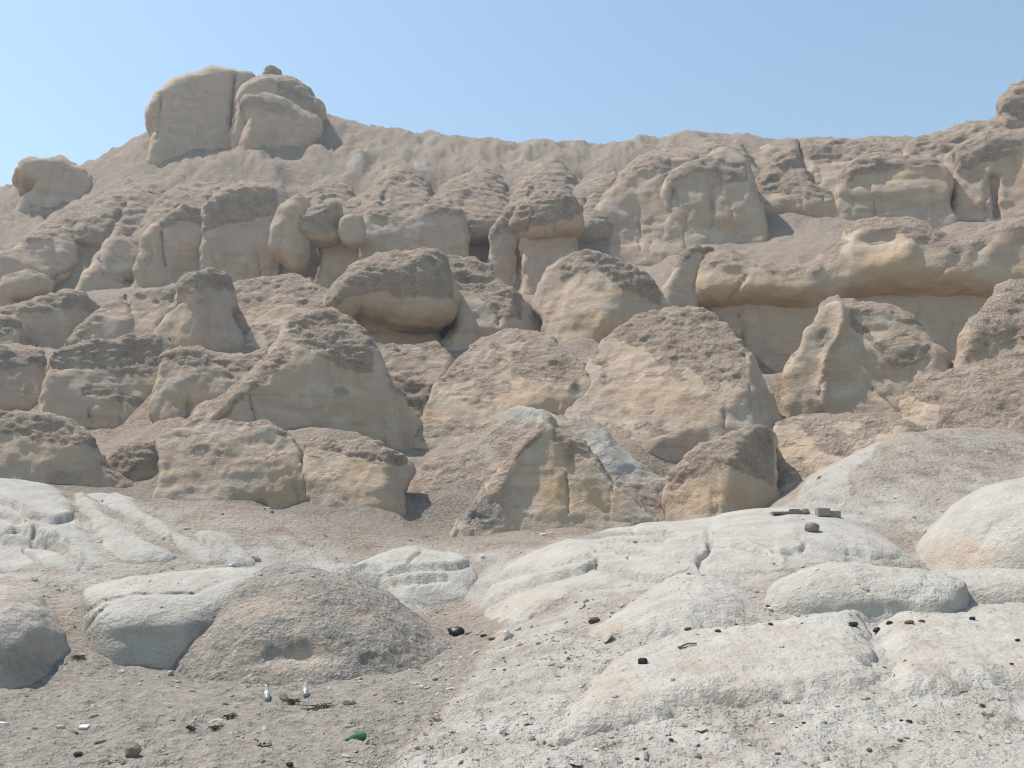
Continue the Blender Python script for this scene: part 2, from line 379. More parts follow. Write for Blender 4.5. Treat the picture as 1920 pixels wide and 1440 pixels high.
# ------------------------------------------------------------------ rocks: outline -> rounded solid with carved relief
SLABS = []
def slab(label, poly, lift, w, **k): SLABS.append((label, poly, lift, w, k))
def build_slab(label, poly, lift, w, yfar=24.0, white=.8, gravel=0.0, cracks=(), gravels=(), warms=(), whites=(), px=3.3, rag=.08, bump=.7, seed=0.0):
    pp = np.array(smooth_closed(poly, 4)); d = rays(pp[:, 0], pp[:, 1])
    ys = np.linspace(6.5, yfar, 260)
    X = d[:, :1] / d[:, 1:2] * ys; Zr = CAMZ + d[:, 2:] / d[:, 1:2] * ys
    hit = Zr < terr(X, np.broadcast_to(ys, X.shape))
    yi = np.where(hit.any(1), ys[hit.argmax(1)], yfar)
    xy = np.stack([d[:, 0] / d[:, 1] * yi, yi], 1)
    y0, y1 = xy[:, 1].min() - .3, xy[:, 1].max() + .3
    rows = [y0]
    while rows[-1] < y1: rows.append(rows[-1] * (1 + 1.9 * px / FPX))
    rows = np.array(rows); a0, a1 = (xy[:, 0] / xy[:, 1]).min() - .02, (xy[:, 0] / xy[:, 1]).max() + .02
    A = np.arange(a0, a1, px / FPX)
    yy, aa = np.meshgrid(rows, A, indexing='ij'); xx = aa * yy
    P = np.stack([xx, yy, 0 * xx], -1)
    wx = fbm(P * 1.1 + seed, 3) * rag * 2 + fbm(P * 5 + seed, 2) * rag
    pl = list(map(tuple, xy))
    dd = seg_dist(xx, yy, pl + [pl[0]]); dd = np.where(inside_poly(xx, yy, pl), dd, -dd) + wx
    t = np.clip(dd / w, 0, 1)
    z = terr(xx, yy) + lift * np.sqrt(1 - (1 - t) ** 2) * (1 + .25 * fbm(P * .5 + seed, 2)) - np.where(dd < 0, .15 - dd * .4, .06 * (1 - t))
    z += bump * (fbm(P * 1.7 + 5, 3) * .03 + (ridged(P * [3.2, 4.5, 1] + 2, 3) - .4) * .024 + (ridged(P * [8, 11, 1] + 6, 3, .6) - .5) * .012)
    P[..., 2] = z
    U, V = proj(P); m = yy / FPX
    for c, wd, dep in cracks:
        q = seg_dist(U + perlin(P * 3) * 3, V + perlin(P * 3 + 9) * 2, c)
        P[..., 2] -= dep * m * np.exp(-(q / wd) ** 2) * 2.4
        cu = np.array(c, float)
        if abs(cu[-1, 0] - cu[0, 0]) > 1.1 * abs(cu[-1, 1] - cu[0, 1]):        # a plate edge: the plate behind stands a little proud
            cu = cu[np.argsort(cu[:, 0])]
            e = np.interp(U, cu[:, 0], cu[:, 1]) + perlin(P * 2.5) * 2 - V
            win = sstep(cu[0, 0] - 4, cu[0, 0] + 14, U) * sstep(cu[-1, 0] + 4, cu[-1, 0] - 14, U)
            P[..., 2] += win * 2.0 * dep * m * sstep(-.6, .6, e) * np.exp(-np.maximum(e, 0) / 16)
    def paint(items, base):
        B = np.full(U.shape, float(base))
        for u, v, ru, rv, a in items: B += a * np.exp(-(((U - u) / ru) ** 2 + ((V - v) / rv) ** 2) ** 1.5)
        return np.clip(B, 0, 1).ravel()
    idx = np.arange(xx.size).reshape(xx.shape)
    keep = dd > -.12
    kq = keep[:-1, :-1] | keep[1:, :-1] | keep[:-1, 1:] | keep[1:, 1:]
    Q = np.stack([idx[:-1, :-1], idx[:-1, 1:], idx[1:, 1:], idx[1:, :-1]], -1)[kq]
    used = np.unique(Q); rm = np.full(xx.size, -1); rm[used] = np.arange(len(used))
    at = dict(crust=np.zeros(xx.size), white=paint(whites, white), gravel=paint(gravels, gravel), warm=paint(warms, 0))
    Pf = P.reshape(-1, 3)[used]
    o = mesh_np('bleached_rock', Pf, rm[Q], ROCK, {k: v[used] for k, v in at.items()}, np.array([*Pf[:, :2].mean(0), Pf[:, 2].min()]))
    tag(o, label, 'rock')
ROCKS = []
SPECS = []
def rock(*a, **k):
    k.setdefault('seed', len(SPECS) * 1.37)
    SPECS.append((a, k))
def footed(poly, foot, flare=.0):
    """carry the lower edge of an outline well below the ground it stands on"""
    if not foot: return poly
    v1 = max(p[1] for p in poly); v0 = min(p[1] for p in poly)
    uc = 0.5 * (min(p[0] for p in poly) + max(p[0] for p in poly))
    out = [(p[0] + (p[0] - uc) * flare * max(0, (p[1] - v0) / (v1 - v0) - .25), p[1]) for p in poly]
    return [(p[0] + (.22 if flare else 0) * (p[0] - uc), p[1] + 0.3 * (v1 - v0)) if p[1] > v1 - 0.12 * (v1 - v0) else p for p in out]
def top_v(poly, u):
    best = 1e9; P = list(poly) + [poly[0]]
    for (x0, y0), (x1, y1) in zip(P[:-1], P[1:]):
        if min(x0, x1) <= u <= max(x0, x1) and x0 != x1:
            best = min(best, y0 + (y1 - y0) * (u - x0) / (x1 - x0))
    return best
def rock_controls():
    for a, k in SPECS:
        name, label, D, poly = a[:4]
        if not k.get('foot', True) or not k.get('ctl', True): continue
        us = [p[0] for p in poly]; vs = [p[1] for p in poly]
        u0, u1, v0, v1 = min(us), max(us), min(vs), max(vs)
        m = D / FPX; base = min(u1 - u0, v1 - v0) * m
        Tf = k.get('Tfm') or k.get('Tf', .30) * base; Tb = k.get('Tbm') or k.get('Tb', .55) * base
        vb = k.get('base') or v1 - (35 if D > 56 else 60)
        for f in (.12, .38, .62, .88):
            u = u0 + f * (u1 - u0)
            zt = pt(u, top_v(poly, u), D); zb = pt(u, vb, D - Tf)
            if name == 'rock_mound':
                h = max(zt[2] - zb[2], .3)
                cw(zt[0], D, zt[2] - k.get('fill', .55) * h); cw(zb[0], D - Tf * .5, zb[2] - .15 * h)
            else:
                h = zt[2] - zb[2]
                cw(zt[0], D + 0.12 * Tb, zt[2] - 0.16 * h); cw(zb[0], D - Tf - 0.2, zb[2] + (.17 * h if D < 56 else 0)); cw(zb[0], D - Tf - (1.4 if D < 56 else .8), zb[2] - (0 if D < 56 else .2))
                cw(zt[0], D - 0.2 * Tf, zb[2] + .3 * h)
                if D < 56 and f in (.12, .88) and k.get('apron', True):                     # sediment rising between neighbours
                    ue = u + (-.14 if f < .5 else .14) * (u1 - u0)
                    pe = pt(ue, vb, D - .3 * Tf); cw(pe[0], D - .3 * Tf, zb[2] + .25 * h); cw(pe[0], D + .3 * Tb, zb[2] + .6 * h)
def line_v(U, poly):
    p = np.array(poly, float); return np.interp(U, p[:, 0], p[:, 1])
def build_rock(name, label, D, outline, Tf=None, Tb=None, R=None, ry=0.5, lean=0.15, px=4.0, lobes=(), caps=(), cracks=(), dents=(), ridges=(),
         white=0.0, warm=0.0, crust=0.0, cth=0.30, gravel=0.0, amp=1.0, rag=7.0, warms=(), crusts=(), whites=(), gravels=(), smooth=3, cat='rock', parent=None, group=None, seed=0, stre=1.0, foot=True, Tfm=None, Tbm=None, Rm=None, base=None, p2=2.0, faces=1.0, cuts=1, fill=.55, side=.45, flare=.42, ctl=True, apron=True):
    outline = footed(outline, foot, flare if cuts else 0)
    allp = [outline] + [l[0] for l in lobes]
    us = [p[0] for q in allp for p in q]
    uc = 0.5 * (min(us) + max(us))
    d0 = rays(uc, 1060); ang = math.atan2(d0[0], d0[1])
    er = np.array([math.cos(ang), -math.sin(ang), 0]); ef = np.array([math.sin(ang), math.cos(ang), 0])
    Dl = D / math.cos(ang)
    m = Dl / FPX                                     # metres per photo pixel at this distance
    def plane(poly):
        d = rays([p[0] for p in poly], [p[1] for p in poly]); k = Dl / (d @ ef)
        return (d @ er) * k, CAMZ + d[:, 2] * k
    polys = []
    for q in allp:
        s, z = plane(q); polys.append(np.array(smooth_closed(np.stack([s, z], 1), smooth)))
    sall = np.concatenate(polys)
    w_ = sall[:, 0].max() - sall[:, 0].min(); h_ = sall[:, 1].max() - sall[:, 1].min()
    h_ = h_ / 1.3 if foot else h_
    base = min(w_, h_)
    Tf = (0.30 if Tf is None else Tf) * base; Tb = (0.55 if Tb is None else Tb) * base; R = (0.18 if R is None else R) * base
    Tf = Tfm or Tf; Tb = Tbm or Tb; R = Rm or (R * .7 if foot else R)
    vx = px * m
    S = np.arange(sall[:, 0].min() - 4 * vx, sall[:, 0].max() + 4 * vx, vx)
    Z = np.arange(sall[:, 1].min() - 4 * vx, sall[:, 1].max() + 4 * vx, vx)
    zref = sall[:, 1].min() + 0.5 * h_
    SS, ZZ = np.meshgrid(S, Z, indexing='ij')
    wq = np.stack([SS / (m * 34), ZZ / (m * 34), SS * 0 + seed], -1); wa = m * (2.0 if name == 'rock_mound' else 5.5 if foot else 3.0)
    SSw = (SS + fbm(wq, 3, .55) * wa).astype(np.float32); ZZw = (ZZ + fbm(wq + 40, 3, .55) * wa).astype(np.float32)
    def sdf(poly):
        d = seg_dist(SSw, ZZw, list(map(tuple, poly)) + [tuple(poly[0])])
        return np.where(inside_poly(SSw, ZZw, list(map(tuple, poly))), -d, d).astype(np.float32)
    specs = [(sdf(polys[0]), 0.0, Tf, Tb, R)]
    for l, p in zip(lobes, polys[1:]):
        lw = min(np.ptp(p[:, 0]), np.ptp(p[:, 1]))
        specs.append((sdf(p), l[1], l[2] * lw, (l[4] if len(l) > 4 else l[2] * 1.2) * lw, l[3] * lw))
    dTmin = min(-sp[2] + sp[1] for sp in specs); dTmax = max(sp[3] + sp[1] for sp in specs)
    shear = abs(lean) * h_ * 0.5
    t0, t1 = dTmin - shear - 6 * vx, dTmax + shear + 4 * vx
    T = [t0]
    while T[-1] < t1: T.append(T[-1] + (vx if T[-1] < 0.35 * t1 else 2.2 * vx))
    T = np.array(T)
    F = None
    for k, (sd, off, tf, tb, r) in enumerate(specs):
        r = max(r, 1.5 * vx)
        sdb = blur2(sd, max(1, 0.22 * r / vx))
        sd = sd + (sdb - sd) * sstep(0, -0.6 * r, sd)
        if foot and name != 'rock_mound':
            gx, gz = np.gradient(blur2(sd, 2)); gn = np.hypot(gx, gz) + 1e-9
            ru = max(r * side, 1.5 * vx); up2 = sstep(.25, .85, gz / gn)
            r = blur2(ru + (r - ru) * up2, max(1, 2 * ru / vx))
        q1 = np.maximum(sd + r, 0) / r
        # where the front skin lies, to aim features given in photo pixels
        hf = tf * ((1 - ry) + ry * np.sqrt(np.clip(1 - np.clip(q1, 0, 1) ** 2, 0, 1)))
        tfront = off - hf + lean * (ZZ - zref)
        Pw = er * SS[..., None] + ef * (Dl + tfront)[..., None]; Pw[..., 2] = ZZ
        U, V = proj(Pw)
        g = np.zeros_like(SS)
        if k == 0 or True:
            jit = perlin(np.stack([U / 14.0, V / 40.0, SS * 0 + seed + 3.1], -1)) * rag + perlin(np.stack([U / 45.0, V / 90.0, SS * 0 + seed], -1)) * rag * 0.8
            for c in caps:
                poly, dep, fall = c[:3]
                u0, u1 = poly[0][0], poly[-1][0]
                e = V - (line_v(U, poly) + jit)
                win = sstep(u0 - 6, u0 + 6, U) * sstep(u1 + 6, u1 - 6, U)
                lipm = sstep(-.35, .25, perlin(np.stack([U / 38., V / 70., U * 0 + seed + 7], -1)))
                g += win * lipm * 1.25 * dep * m * sstep(-4, 7, e) * np.exp(-np.maximum(e, 0) / fall)
            for poly, wd, dep in cracks:
                dd = seg_dist(U + perlin(np.stack([U / 11., V / 11., SS * 0 + 9], -1)) * 3, V, poly)
                g += 1.7 * dep * m * np.exp(-(dd / wd) ** 2)
            if foot and name not in ('rock_mound', 'rock_spur') and cat != 'boulder' and k == 0:
                ra = np.random.RandomState(int(seed * 71) + 3); u0_, u1_ = min(us), max(us); vs_ = [p[1] for p in outline]; va, vb_ = min(vs_), min(vs_) + .75 * (max(vs_) - min(vs_))
                for _ in range(3 if u1_ - u0_ > 110 else 1):            # joints
                    uu = ra.uniform(u0_ + .12 * (u1_ - u0_), u1_ - .12 * (u1_ - u0_)); v_a = ra.uniform(va + .2 * (vb_ - va), va + .55 * (vb_ - va)); v_b = v_a + ra.uniform(.25, .6) * (vb_ - va)
                    dd = np.abs(U - uu - (V - v_a) * ra.uniform(-.18, .18) - perlin(np.stack([V / 17., U * 0 + uu, U * 0], -1)) * 7)
                    g += ra.uniform(2.5, 6) * m * np.exp(-(dd / 2.6) ** 2) * sstep(v_a - 8, v_a + 12, V) * sstep(v_b + 12, v_b - 8, V)
                for _ in range(2):                                       # bedding ledges
                    vl = ra.uniform(va + .35 * (vb_ - va), vb_); e = V - vl - (U - uc) * ra.uniform(-.06, .06) - perlin(np.stack([U / 40., U * 0 + vl, U * 0], -1)) * 9
                    g += ra.uniform(1.5, 4) * m * sstep(-3, 3, e) * np.exp(-np.maximum(e, 0) / 26) * sstep(-.3, .3, perlin(np.stack([U / 55., U * 0 + vl, U * 0 + 5], -1)))
            for (u, v, ru, rv, dep) in dents:
                g += dep * m * np.exp(-(((U - u) / ru) ** 2 + ((V - v) / rv) ** 2))
            for poly, wd, dep in ridges:
                dd = seg_dist(U, V, poly)
                g -= dep * m * np.exp(-(dd / wd) ** 1.4)
        tt = T[None, :, None] - off - (lean * (ZZ - zref))[:, None, :]
        wt = sstep(0.5 * tb, -0.15 * tf, tt)
        tt = tt - wt * g[:, None, :]
        yf, yb = tf * ry, tb
        q2 = np.where(tt < 0, np.maximum(-tt - (tf - yf), 0) / yf, np.maximum(tt, 0) / yb).astype(np.float32)
        f = (np.sqrt(q1[:, None, :] ** 2 + q2 ** p2) - 1) * min(float(np.mean(r)), tf)
        if F is None: F = f
        else:
            kk = 2.5 * vx; hh = np.clip(0.5 + 0.5 * (f - F) / kk, 0, 1)
            F = f + (F - f) * hh - kk * hh * (1 - hh)
    if foot and name != 'rock_mound' and cuts:
        rr = np.random.RandomState(int(seed * 100) + 5)
        sl, sr = polys[0][:, 0].min(), polys[0][:, 0].max(); zt = polys[0][:, 1].max(); hh0 = h_
        S3, T3, Z3 = S[:, None, None], (T[None, :, None] - (lean * (ZZ - zref))[:, None, :]), Z[None, None, :]
        planes = []
        for side, e in ((-1, sl), (1, sr)):
            for _ in range(cuts):
                ph = rr.uniform(.7, 1.2); nz = rr.uniform(.0, .25)
                n = np.array([side * math.cos(ph), -math.sin(ph), nz]); n /= np.linalg.norm(n)
                planes.append((n, n @ np.array([e + side * rr.uniform(.0, .06) * w_, -.3 * Tf, zt - hh0 * rr.uniform(.3, .6)])))
        n = np.array([rr.uniform(-.35, .35), -.9, rr.uniform(.25, .55)]); n /= np.linalg.norm(n)
        planes.append((n, n @ np.array([rr.uniform(sl, sr) * .5 + .25 * (sl + sr), -Tf * .92, zt - hh0 * rr.uniform(.35, .5)])))
        for n, d in planes:
            g2 = (n[0] * S3 + n[1] * T3 + n[2] * Z3 - d).astype(np.float32)
            kk = 2.0 * vx; hq = np.clip(0.5 - 0.5 * (g2 - F) / kk, 0, 1)
            F = g2 + (F - g2) * hq + kk * hq * (1 - hq)
    Vv, Q = surface_net(F.astype(np.float32), S, T, Z)
    P = er * Vv[:, :1] + ef * (Dl + Vv[:, 1:2]); P[:, 2] = Vv[:, 2]
    if np.dot(np.cross(er, ef), [0, 0, 1]) < 0: Q = Q[:, ::-1]
    N = normals(P, Q)
    # sculpting noise, in metres
    pu = m * 60                                      # a 60 px feature at this distance
    Ps = P / pu + seed * 5.7
    low = (fbm(Ps * 0.55, 3) * 0.13 + (ridged(Ps * .8 + 3, 3) - .5) * .09 * (.5 if name == 'rock_mound' else 1)) * pu * amp
    P = P + N * low[:, None]
    U, V = proj(P)
    N = normals(P, Q)
    up = N[:, 2] + 0.22 * fbm(Ps * 1.3, 3)
    cr = sstep(cth, cth + 0.3, up) * (1 - 0.0)
    jit = perlin(np.stack([U / 14.0, V / 40.0, U * 0 + seed + 3.1], -1)) * rag + perlin(np.stack([U / 45.0, V / 90.0, U * 0 + seed], -1)) * rag * 0.8
    for c in caps:
        poly = c[0]; u0, u1 = poly[0][0], poly[-1][0]
        e = V - (line_v(U, poly) + jit)
        win = sstep(u0 - 6, u0 + 6, U) * sstep(u1 + 6, u1 - 6, U)
        hi = c[3] if len(c) > 3 else 400
        wd_ = 5 + 18 * sstep(-.3, .5, perlin(np.stack([U / 50., V / 50., U * 0 + seed + 1], -1)))
        cr = np.maximum(cr, win * sstep(wd_, -wd_, e) * sstep(-hi, -hi + 10, e))
        cr = cr * (1 - win * sstep(-3, 3, e) * sstep(90, 40, e) * sstep(0.8, 0.5, up))
    cr = np.maximum(cr, crust)
    def paint(items, base):
        A = np.full(len(U), float(base))
        for it in items:
            if len(it) == 5 and not hasattr(it[0], '__len__'):
                u, v, ru, rv, a = it
                A = A + a * np.exp(-(((U - u) / ru) ** 2 + ((V - v) / rv) ** 2) ** 1.5)
            else:
                poly, a = it
                jj = perlin(np.stack([U / 16, V / 16, U * 0 + 2], -1)) * 7
                A = np.where(inside_poly(U + jj, V + jj[::-1] * 0 + jj * .6, poly), a, A)
        return A
    cr = np.clip(paint(crusts, 0) + cr, 0, 1)
    wm = np.clip(paint(warms, warm), 0, 1); wh = np.clip(paint(whites, white), 0, 1); gv = np.clip(paint(gravels, gravel), 0, 1)
    # flaky crust: layered ridges; faces: faint grooves
    lay = ridged(Ps * [1.6, 1.6, 4.0 * stre], 4, 0.6) - 0.45
    pit = fbm(Ps * 3.2, 3)
    rough = np.clip(np.maximum(cr, gv), 0, 1) * (1 - 0.75 * wh)
    disp = pu * amp * (rough * (0.085 * lay + 0.035 * pit + 0.03 * fbm(Ps * 6.5, 2)) + (1 - rough) * faces * (0.018 * pit + 0.050 * (ridged(Ps * [1.5, 1.5, 0.45], 3, .6) - .4) + 0.026 * ridged(np.stack([Ps[:, 0] * .35, Ps[:, 1] * .35, Ps[:, 2] * 3.0], -1), 3)))
    P = P + N * disp[:, None]
    org = np.array([*(ef * Dl)[:2], P[:, 2].min()])
    if parent is not None and isinstance(parent, str):
        pass
    o = mesh_np(name, P, Q, ROCK, dict(crust=cr, warm=wm, white=wh, gravel=gv), org, parent)
    if parent is None: tag(o, label, cat, group)
    ROCKS.append(o)
    return o
# ---- summit
rock('boulder', 'large pale rounded boulder forming the left half of the summit knob', 76, [(287,310),(289,268),(280,242),(275,226),(278,208),(290,194),(305,187),(314,171),(327,162),(347,156),(372,147),(402,143),(432,144),(462,147),(478,155),(486,175),(480,225),(475,310)],
     Tf=.35, R=.25, ry=.8, cuts=0, lean=.02, cth=.65, amp=.7, cracks=[([(440,140),(437,200),(435,260)],4,9),([(303,180),(300,230),(296,262)],4,5)], dents=[(288,215,12,14,6),(330,165,40,10,-3)],
     crusts=[(300,220,10,40,.5),(440,160,14,40,.45)], cat='boulder')
rock('boulder', 'domed grey boulder on the right of the summit knob under a small dark stone', 75.5, [(437,310),(436,235),(438,203),(443,180),(455,166),(475,156),(500,150),(525,149),(550,154),(573,167),(586,180),(594,196),(607,206),(612,216),(600,252),(590,310)],
     Tf=.35, R=.3, ry=.8, cuts=0, lean=.05, cth=.5, caps=[([(520,200),(545,205),(575,212),(600,222)],4,14)], cracks=[([(505,150),(540,170),(585,190)],3,4)], amp=.8, cat='boulder')
rock('rock_outcrop', 'cream flared outcrop with a brown rim at the foot of the summit knob', 73.5, [(452,320),(458,275),(463,240),(451,208),(465,198),(490,192),(520,197),(548,212),(575,224),(600,240),(602,262),(585,290),(560,320)],
     Tf=.4, R=.28, cuts=0, lean=.05, cth=.55, caps=[([(448,210),(490,203),(530,212),(560,226)],5,25,25)], dents=[(535,262,34,12,6),(470,260,16,24,-4)], warms=[(475,250,14,24,.6)], cat='outcrop')
rock('stone', 'small dark stone perched on top of the summit knob', 74.6, [(494,150),(496,134),(507,127),(521,131),(529,144),(525,152)], Tf=.5, R=.4, px=2.0, crust=1, foot=False, cat='stone')
rock('rock_outcrop', 'beak shaped pale rock jutting out left of the summit knob on the skyline', 74, [(20,430),(38,395),(56,370),(64,356),(40,346),(26,335),(36,328),(40,318),(60,311),(85,310),(98,304),(113,304),(126,311),(150,319),(165,328),(172,345),(178,360),(172,390),(120,430)],
     Tf=.4, R=.25, cuts=0, lean=.05, cth=.6, cracks=[([(165,322),(172,345),(178,365)],4,6)], dents=[(70,362,30,14,7),(130,375,30,14,5)], crusts=[(55,315,30,10,.4)], cat='outcrop')
# ---- upper cliff band
rock('rock_outcrop', 'broad grey slab at the left end of the upper cliff', 61, [(-60,640),(-60,480),(10,458),(60,432),(110,412),(150,420),(160,437),(156,470),(153,503),(130,525),(100,545),(60,640)],
     Tf=.35, R=.3, cuts=0, lean=.35, cth=.45, caps=[([(-60,480),(40,460),(100,450),(158,432)],5,50)], cracks=[([(80,530),(110,512),(155,498)],4,7)], cat='outcrop')
rock('rock_outcrop', 'small cone rock with a shadowed hollow at its foot in the upper cliff', 60, [(130,580),(163,508),(190,465),(208,436),(219,427),(236,440),(262,463),(270,490),(268,530),(240,580)],
     Tf=.4, R=.3, cuts=0, lean=.25, cth=.5, dents=[(246,522,26,12,22)], caps=[([(205,440),(222,436),(262,470)],4,30)], cat='outcrop')
rock('rock_outcrop', 'rounded block with a bulging cream face left of a joint in the upper cliff', 61, [(236,580),(260,500),(270,455),(286,426),(305,408),(330,390),(365,383),(388,394),(394,430),(390,470),(392,580)],
     Tf=.3, R=.2, cuts=0, lean=.12, cth=.45, caps=[([(300,432),(320,425),(345,418),(380,426)],5,24)], cracks=[([(303,435),(304,470),(310,495)],4,8)], dents=[(345,450,34,28,-6),(350,515,40,25,8)], cat='outcrop')
rock('rock_outcrop', 'wide smooth cliff block beside the hanging bulb rock', 61.5, [(376,600),(377,470),(378,420),(388,385),(413,362),(455,350),(500,347),(532,357),(546,385),(535,420),(522,470),(522,600)],
     Tf=.3, R=.16, cuts=0, lean=.12, cth=.45, caps=[([(382,440),(420,425),(470,415),(520,405)],4,40)], dents=[(440,515,60,30,9),(480,470,40,40,-4)], crusts=[(440,395,80,30,.5)], cat='outcrop')
rock('rock_outcrop', 'hanging bulb shaped rock beside the dark cave mouth', 58.5, [(511,455),(515,420),(525,395),(545,379),(568,374),(583,388),(587,430),(584,470),(576,497),(562,509),(545,506),(528,493),(515,474)],
     Tf=.5, R=.45, foot=False, cuts=0, lean=.0, cth=.45, dents=[(540,450,14,40,-4),(540,420,20,12,3)], cracks=[([(530,430),(527,480)],4,3)], cat='outcrop')
mr = bpy.data.objects.new('mushroom_rock', None); COL.objects.link(mr); mr.location = pt(630, 540, 59)
tag(mr, 'mushroom rock with an overhanging cap just right of the dark cave mouth', 'rock')
rock('cap', '', 58.5, [(557,436),(561,419),(575,405),(595,395),(620,385),(636,390),(642,415),(640,452),(620,459),(595,458),(570,451)], Tf=.5, R=.4, foot=False, cuts=0, lean=.05, cth=.4, parent=mr, caps=[([(560,440),(600,442),(640,440)],2,10)])
rock('stem', '', 60, [(598,450),(645,450),(676,465),(673,510),(674,580),(600,580),(602,510),(598,480)], Tf=.35, R=.2, cuts=0, lean=.0, cth=.8, parent=mr)
rock('boulder', 'egg shaped block wedged beside the overhanging mushroom cap', 57.6, [(636,432),(639,416),(654,407),(670,408),(681,420),(681,445),(676,459),(660,463),(644,457),(638,446)], Tf=.5, R=.45, foot=False, cuts=0, lean=0, cth=.5, px=3, cat='boulder')
rock('rock_outcrop', 'broad rounded brown face in the middle of the upper cliff', 61, [(670,600),(671,480),(677,430),(690,402),(710,394),(742,410),(772,401),(810,390),(850,394),(868,405),(877,430),(879,470),(878,600)],
     Tf=.25, R=.2, cuts=0, lean=.1, cth=.45, caps=[([(680,400),(740,412),(800,405),(870,410)],3,20)], dents=[(830,480,40,40,4),(760,450,60,30,-4)], crust=.25, whites=[(770,440,30,14,.25)], cat='outcrop')
rock('rock_outcrop', 'recessed narrow wall between two rounded faces of the upper cliff', 63.5, [(855,600),(858,420),(872,392),(900,386),(925,398),(940,430),(938,600)], Tf=.3, R=.2, cuts=0, lean=.1, crust=.35, cat='outcrop')
rock('rock_outcrop', 'narrow leaning buttress beside the large mushroom rock', 60.5, [(917,600),(918,455),(924,428),(942,402),(960,386),(978,392),(972,450),(968,600)], Tf=.5, R=.3, cuts=0, lean=.1, cth=.5, caps=[([(918,455),(930,440),(968,452)],3,30)], crust=.2, cat='outcrop')
mr2 = bpy.data.objects.new('mushroom_rock', None); COL.objects.link(mr2); mr2.location = pt(1030, 560, 58)
tag(mr2, 'large mushroom rock with a domed crusted cap on a thick stem', 'rock')
rock('cap', '', 57, [(960,432),(964,407),(980,385),(1005,369),(1035,361),(1062,367),(1077,383),(1086,410),(1089,426),(1080,443),(1062,452),(1000,452),(972,447)], Tf=.6, R=.45, foot=False, cuts=0, lean=.08, cth=.2, px=3.2, parent=mr2,
     caps=[([(960,445),(1000,430),(1040,422),(1090,402)],2,12)], cracks=[([(1039,425),(1040,452)],2.5,5),([(1000,400),(985,440)],3,4)], dents=[(985,400,8,5,5),(1066,430,22,14,-4)], warms=[(1066,428,24,16,.6)])
rock('stem', '', 58, [(980,445),(1072,445),(1078,490),(1084,600),(984,600),(984,510)], Tf=.5, R=.28, cuts=0, lean=.0, cth=.9, parent=mr2)
rock('rock_outcrop', 'tall shaded cliff face under a slanting crusted ridge right of the large mushroom rock', 61.5, [(1060,560),(1075,450),(1085,415),(1100,398),(1120,370),(1160,322),(1200,298),(1260,282),(1310,285),(1300,330),(1290,400),(1290,470),(1280,560)],
     Tf=.25, R=.2, cuts=0, lean=.25, cth=.42, caps=[([(1098,408),(1150,350),(1210,325),(1260,330)],4,40)], dents=[(1180,430,70,50,6)], crusts=[(1160,420,90,14,.35)], cat='outcrop')
rock('rock_outcrop', 'pale bulging cliff rock with a sharp crusted rim above the gravel fan', 61, [(1240,500),(1246,425),(1237,388),(1244,362),(1258,340),(1300,315),(1340,291),(1362,282),(1392,298),(1408,340),(1420,390),(1440,440),(1420,500)],
     Tf=.3, R=.22, cuts=0, lean=.1, cth=.5, caps=[([(1250,352),(1300,325),(1345,330),(1400,345)],4,20,40)], cracks=[([(1263,355),(1265,390),(1272,420)],5,9),([(1334,350),(1336,420)],3,4)], dents=[(1300,375,30,26,-7),(1350,430,60,14,8)], whites=[(1290,365,50,30,.35)], crusts=[(1345,340,45,16,.5)], cat='outcrop')
rock('rock_outcrop', 'flat topped skyline mass on the right half of the ridge', 68, [(1360,420),(1385,320),(1415,272),(1435,257),(1480,252),(1560,251),(1640,253),(1666,264),(1695,275),(1720,330),(1720,440)],
     Tf=.2, R=.2, cuts=0, lean=.35, cth=.35, caps=[([(1500,300),(1570,305),(1640,292),(1700,290)],3,22,200)], cracks=[([(1500,270),(1508,310),(1530,345)],5,9)], dents=[(1590,330,50,20,5)], cat='outcrop')
rock('rock_outcrop', 'crusted cone shaped spur with a cream bulging foot above the gravel fan', 62.5, [(1380,450),(1394,385),(1410,348),(1440,312),(1458,286),(1488,279),(1505,300),(1520,333),(1545,360),(1570,390),(1600,450)],
     Tf=.3, R=.3, cuts=0, lean=.3, cth=.25, dents=[(1470,382,60,16,-9),(1480,412,80,14,10)], warms=[(1490,392,40,8,.6)], whites=[(1415,372,25,16,.4)], caps=[([(1395,365),(1440,365),(1500,372),(1545,385)],0.5,20)], cat='outcrop')
rock('rock_outcrop', 'long pale loaf shaped rock standing on the gravel terrace at right', 60.5, [(1560,460),(1566,400),(1571,365),(1578,340),(1600,316),(1640,299),(1680,297),(1740,299),(1768,312),(1783,340),(1787,390),(1792,460)],
     Tf=.3, R=.25, cuts=0, lean=.08, cth=.5, caps=[([(1572,352),(1610,328),(1650,325),(1700,310),(1760,312)],4,20,60)], dents=[(1720,335,40,12,5),(1650,360,60,14,-4),(1740,390,60,12,4)], warms=[(1760,345,16,40,.45),(1690,330,60,14,.3)], cat='outcrop')
rock('rock_outcrop', 'knobbly crusted rock on the skyline beside the right edge boulder', 66, [(1680,360),(1692,288),(1720,261),(1760,247),(1800,246),(1822,231),(1850,224),(1872,229),(1884,245),(1900,300),(1900,360)],
     Tf=.4, R=.3, cuts=0, lean=.3, cth=.2, caps=[([(1690,290),(1740,285),(1790,290),(1850,270)],4,18)], dents=[(1850,240,8,6,4)], cat='outcrop')
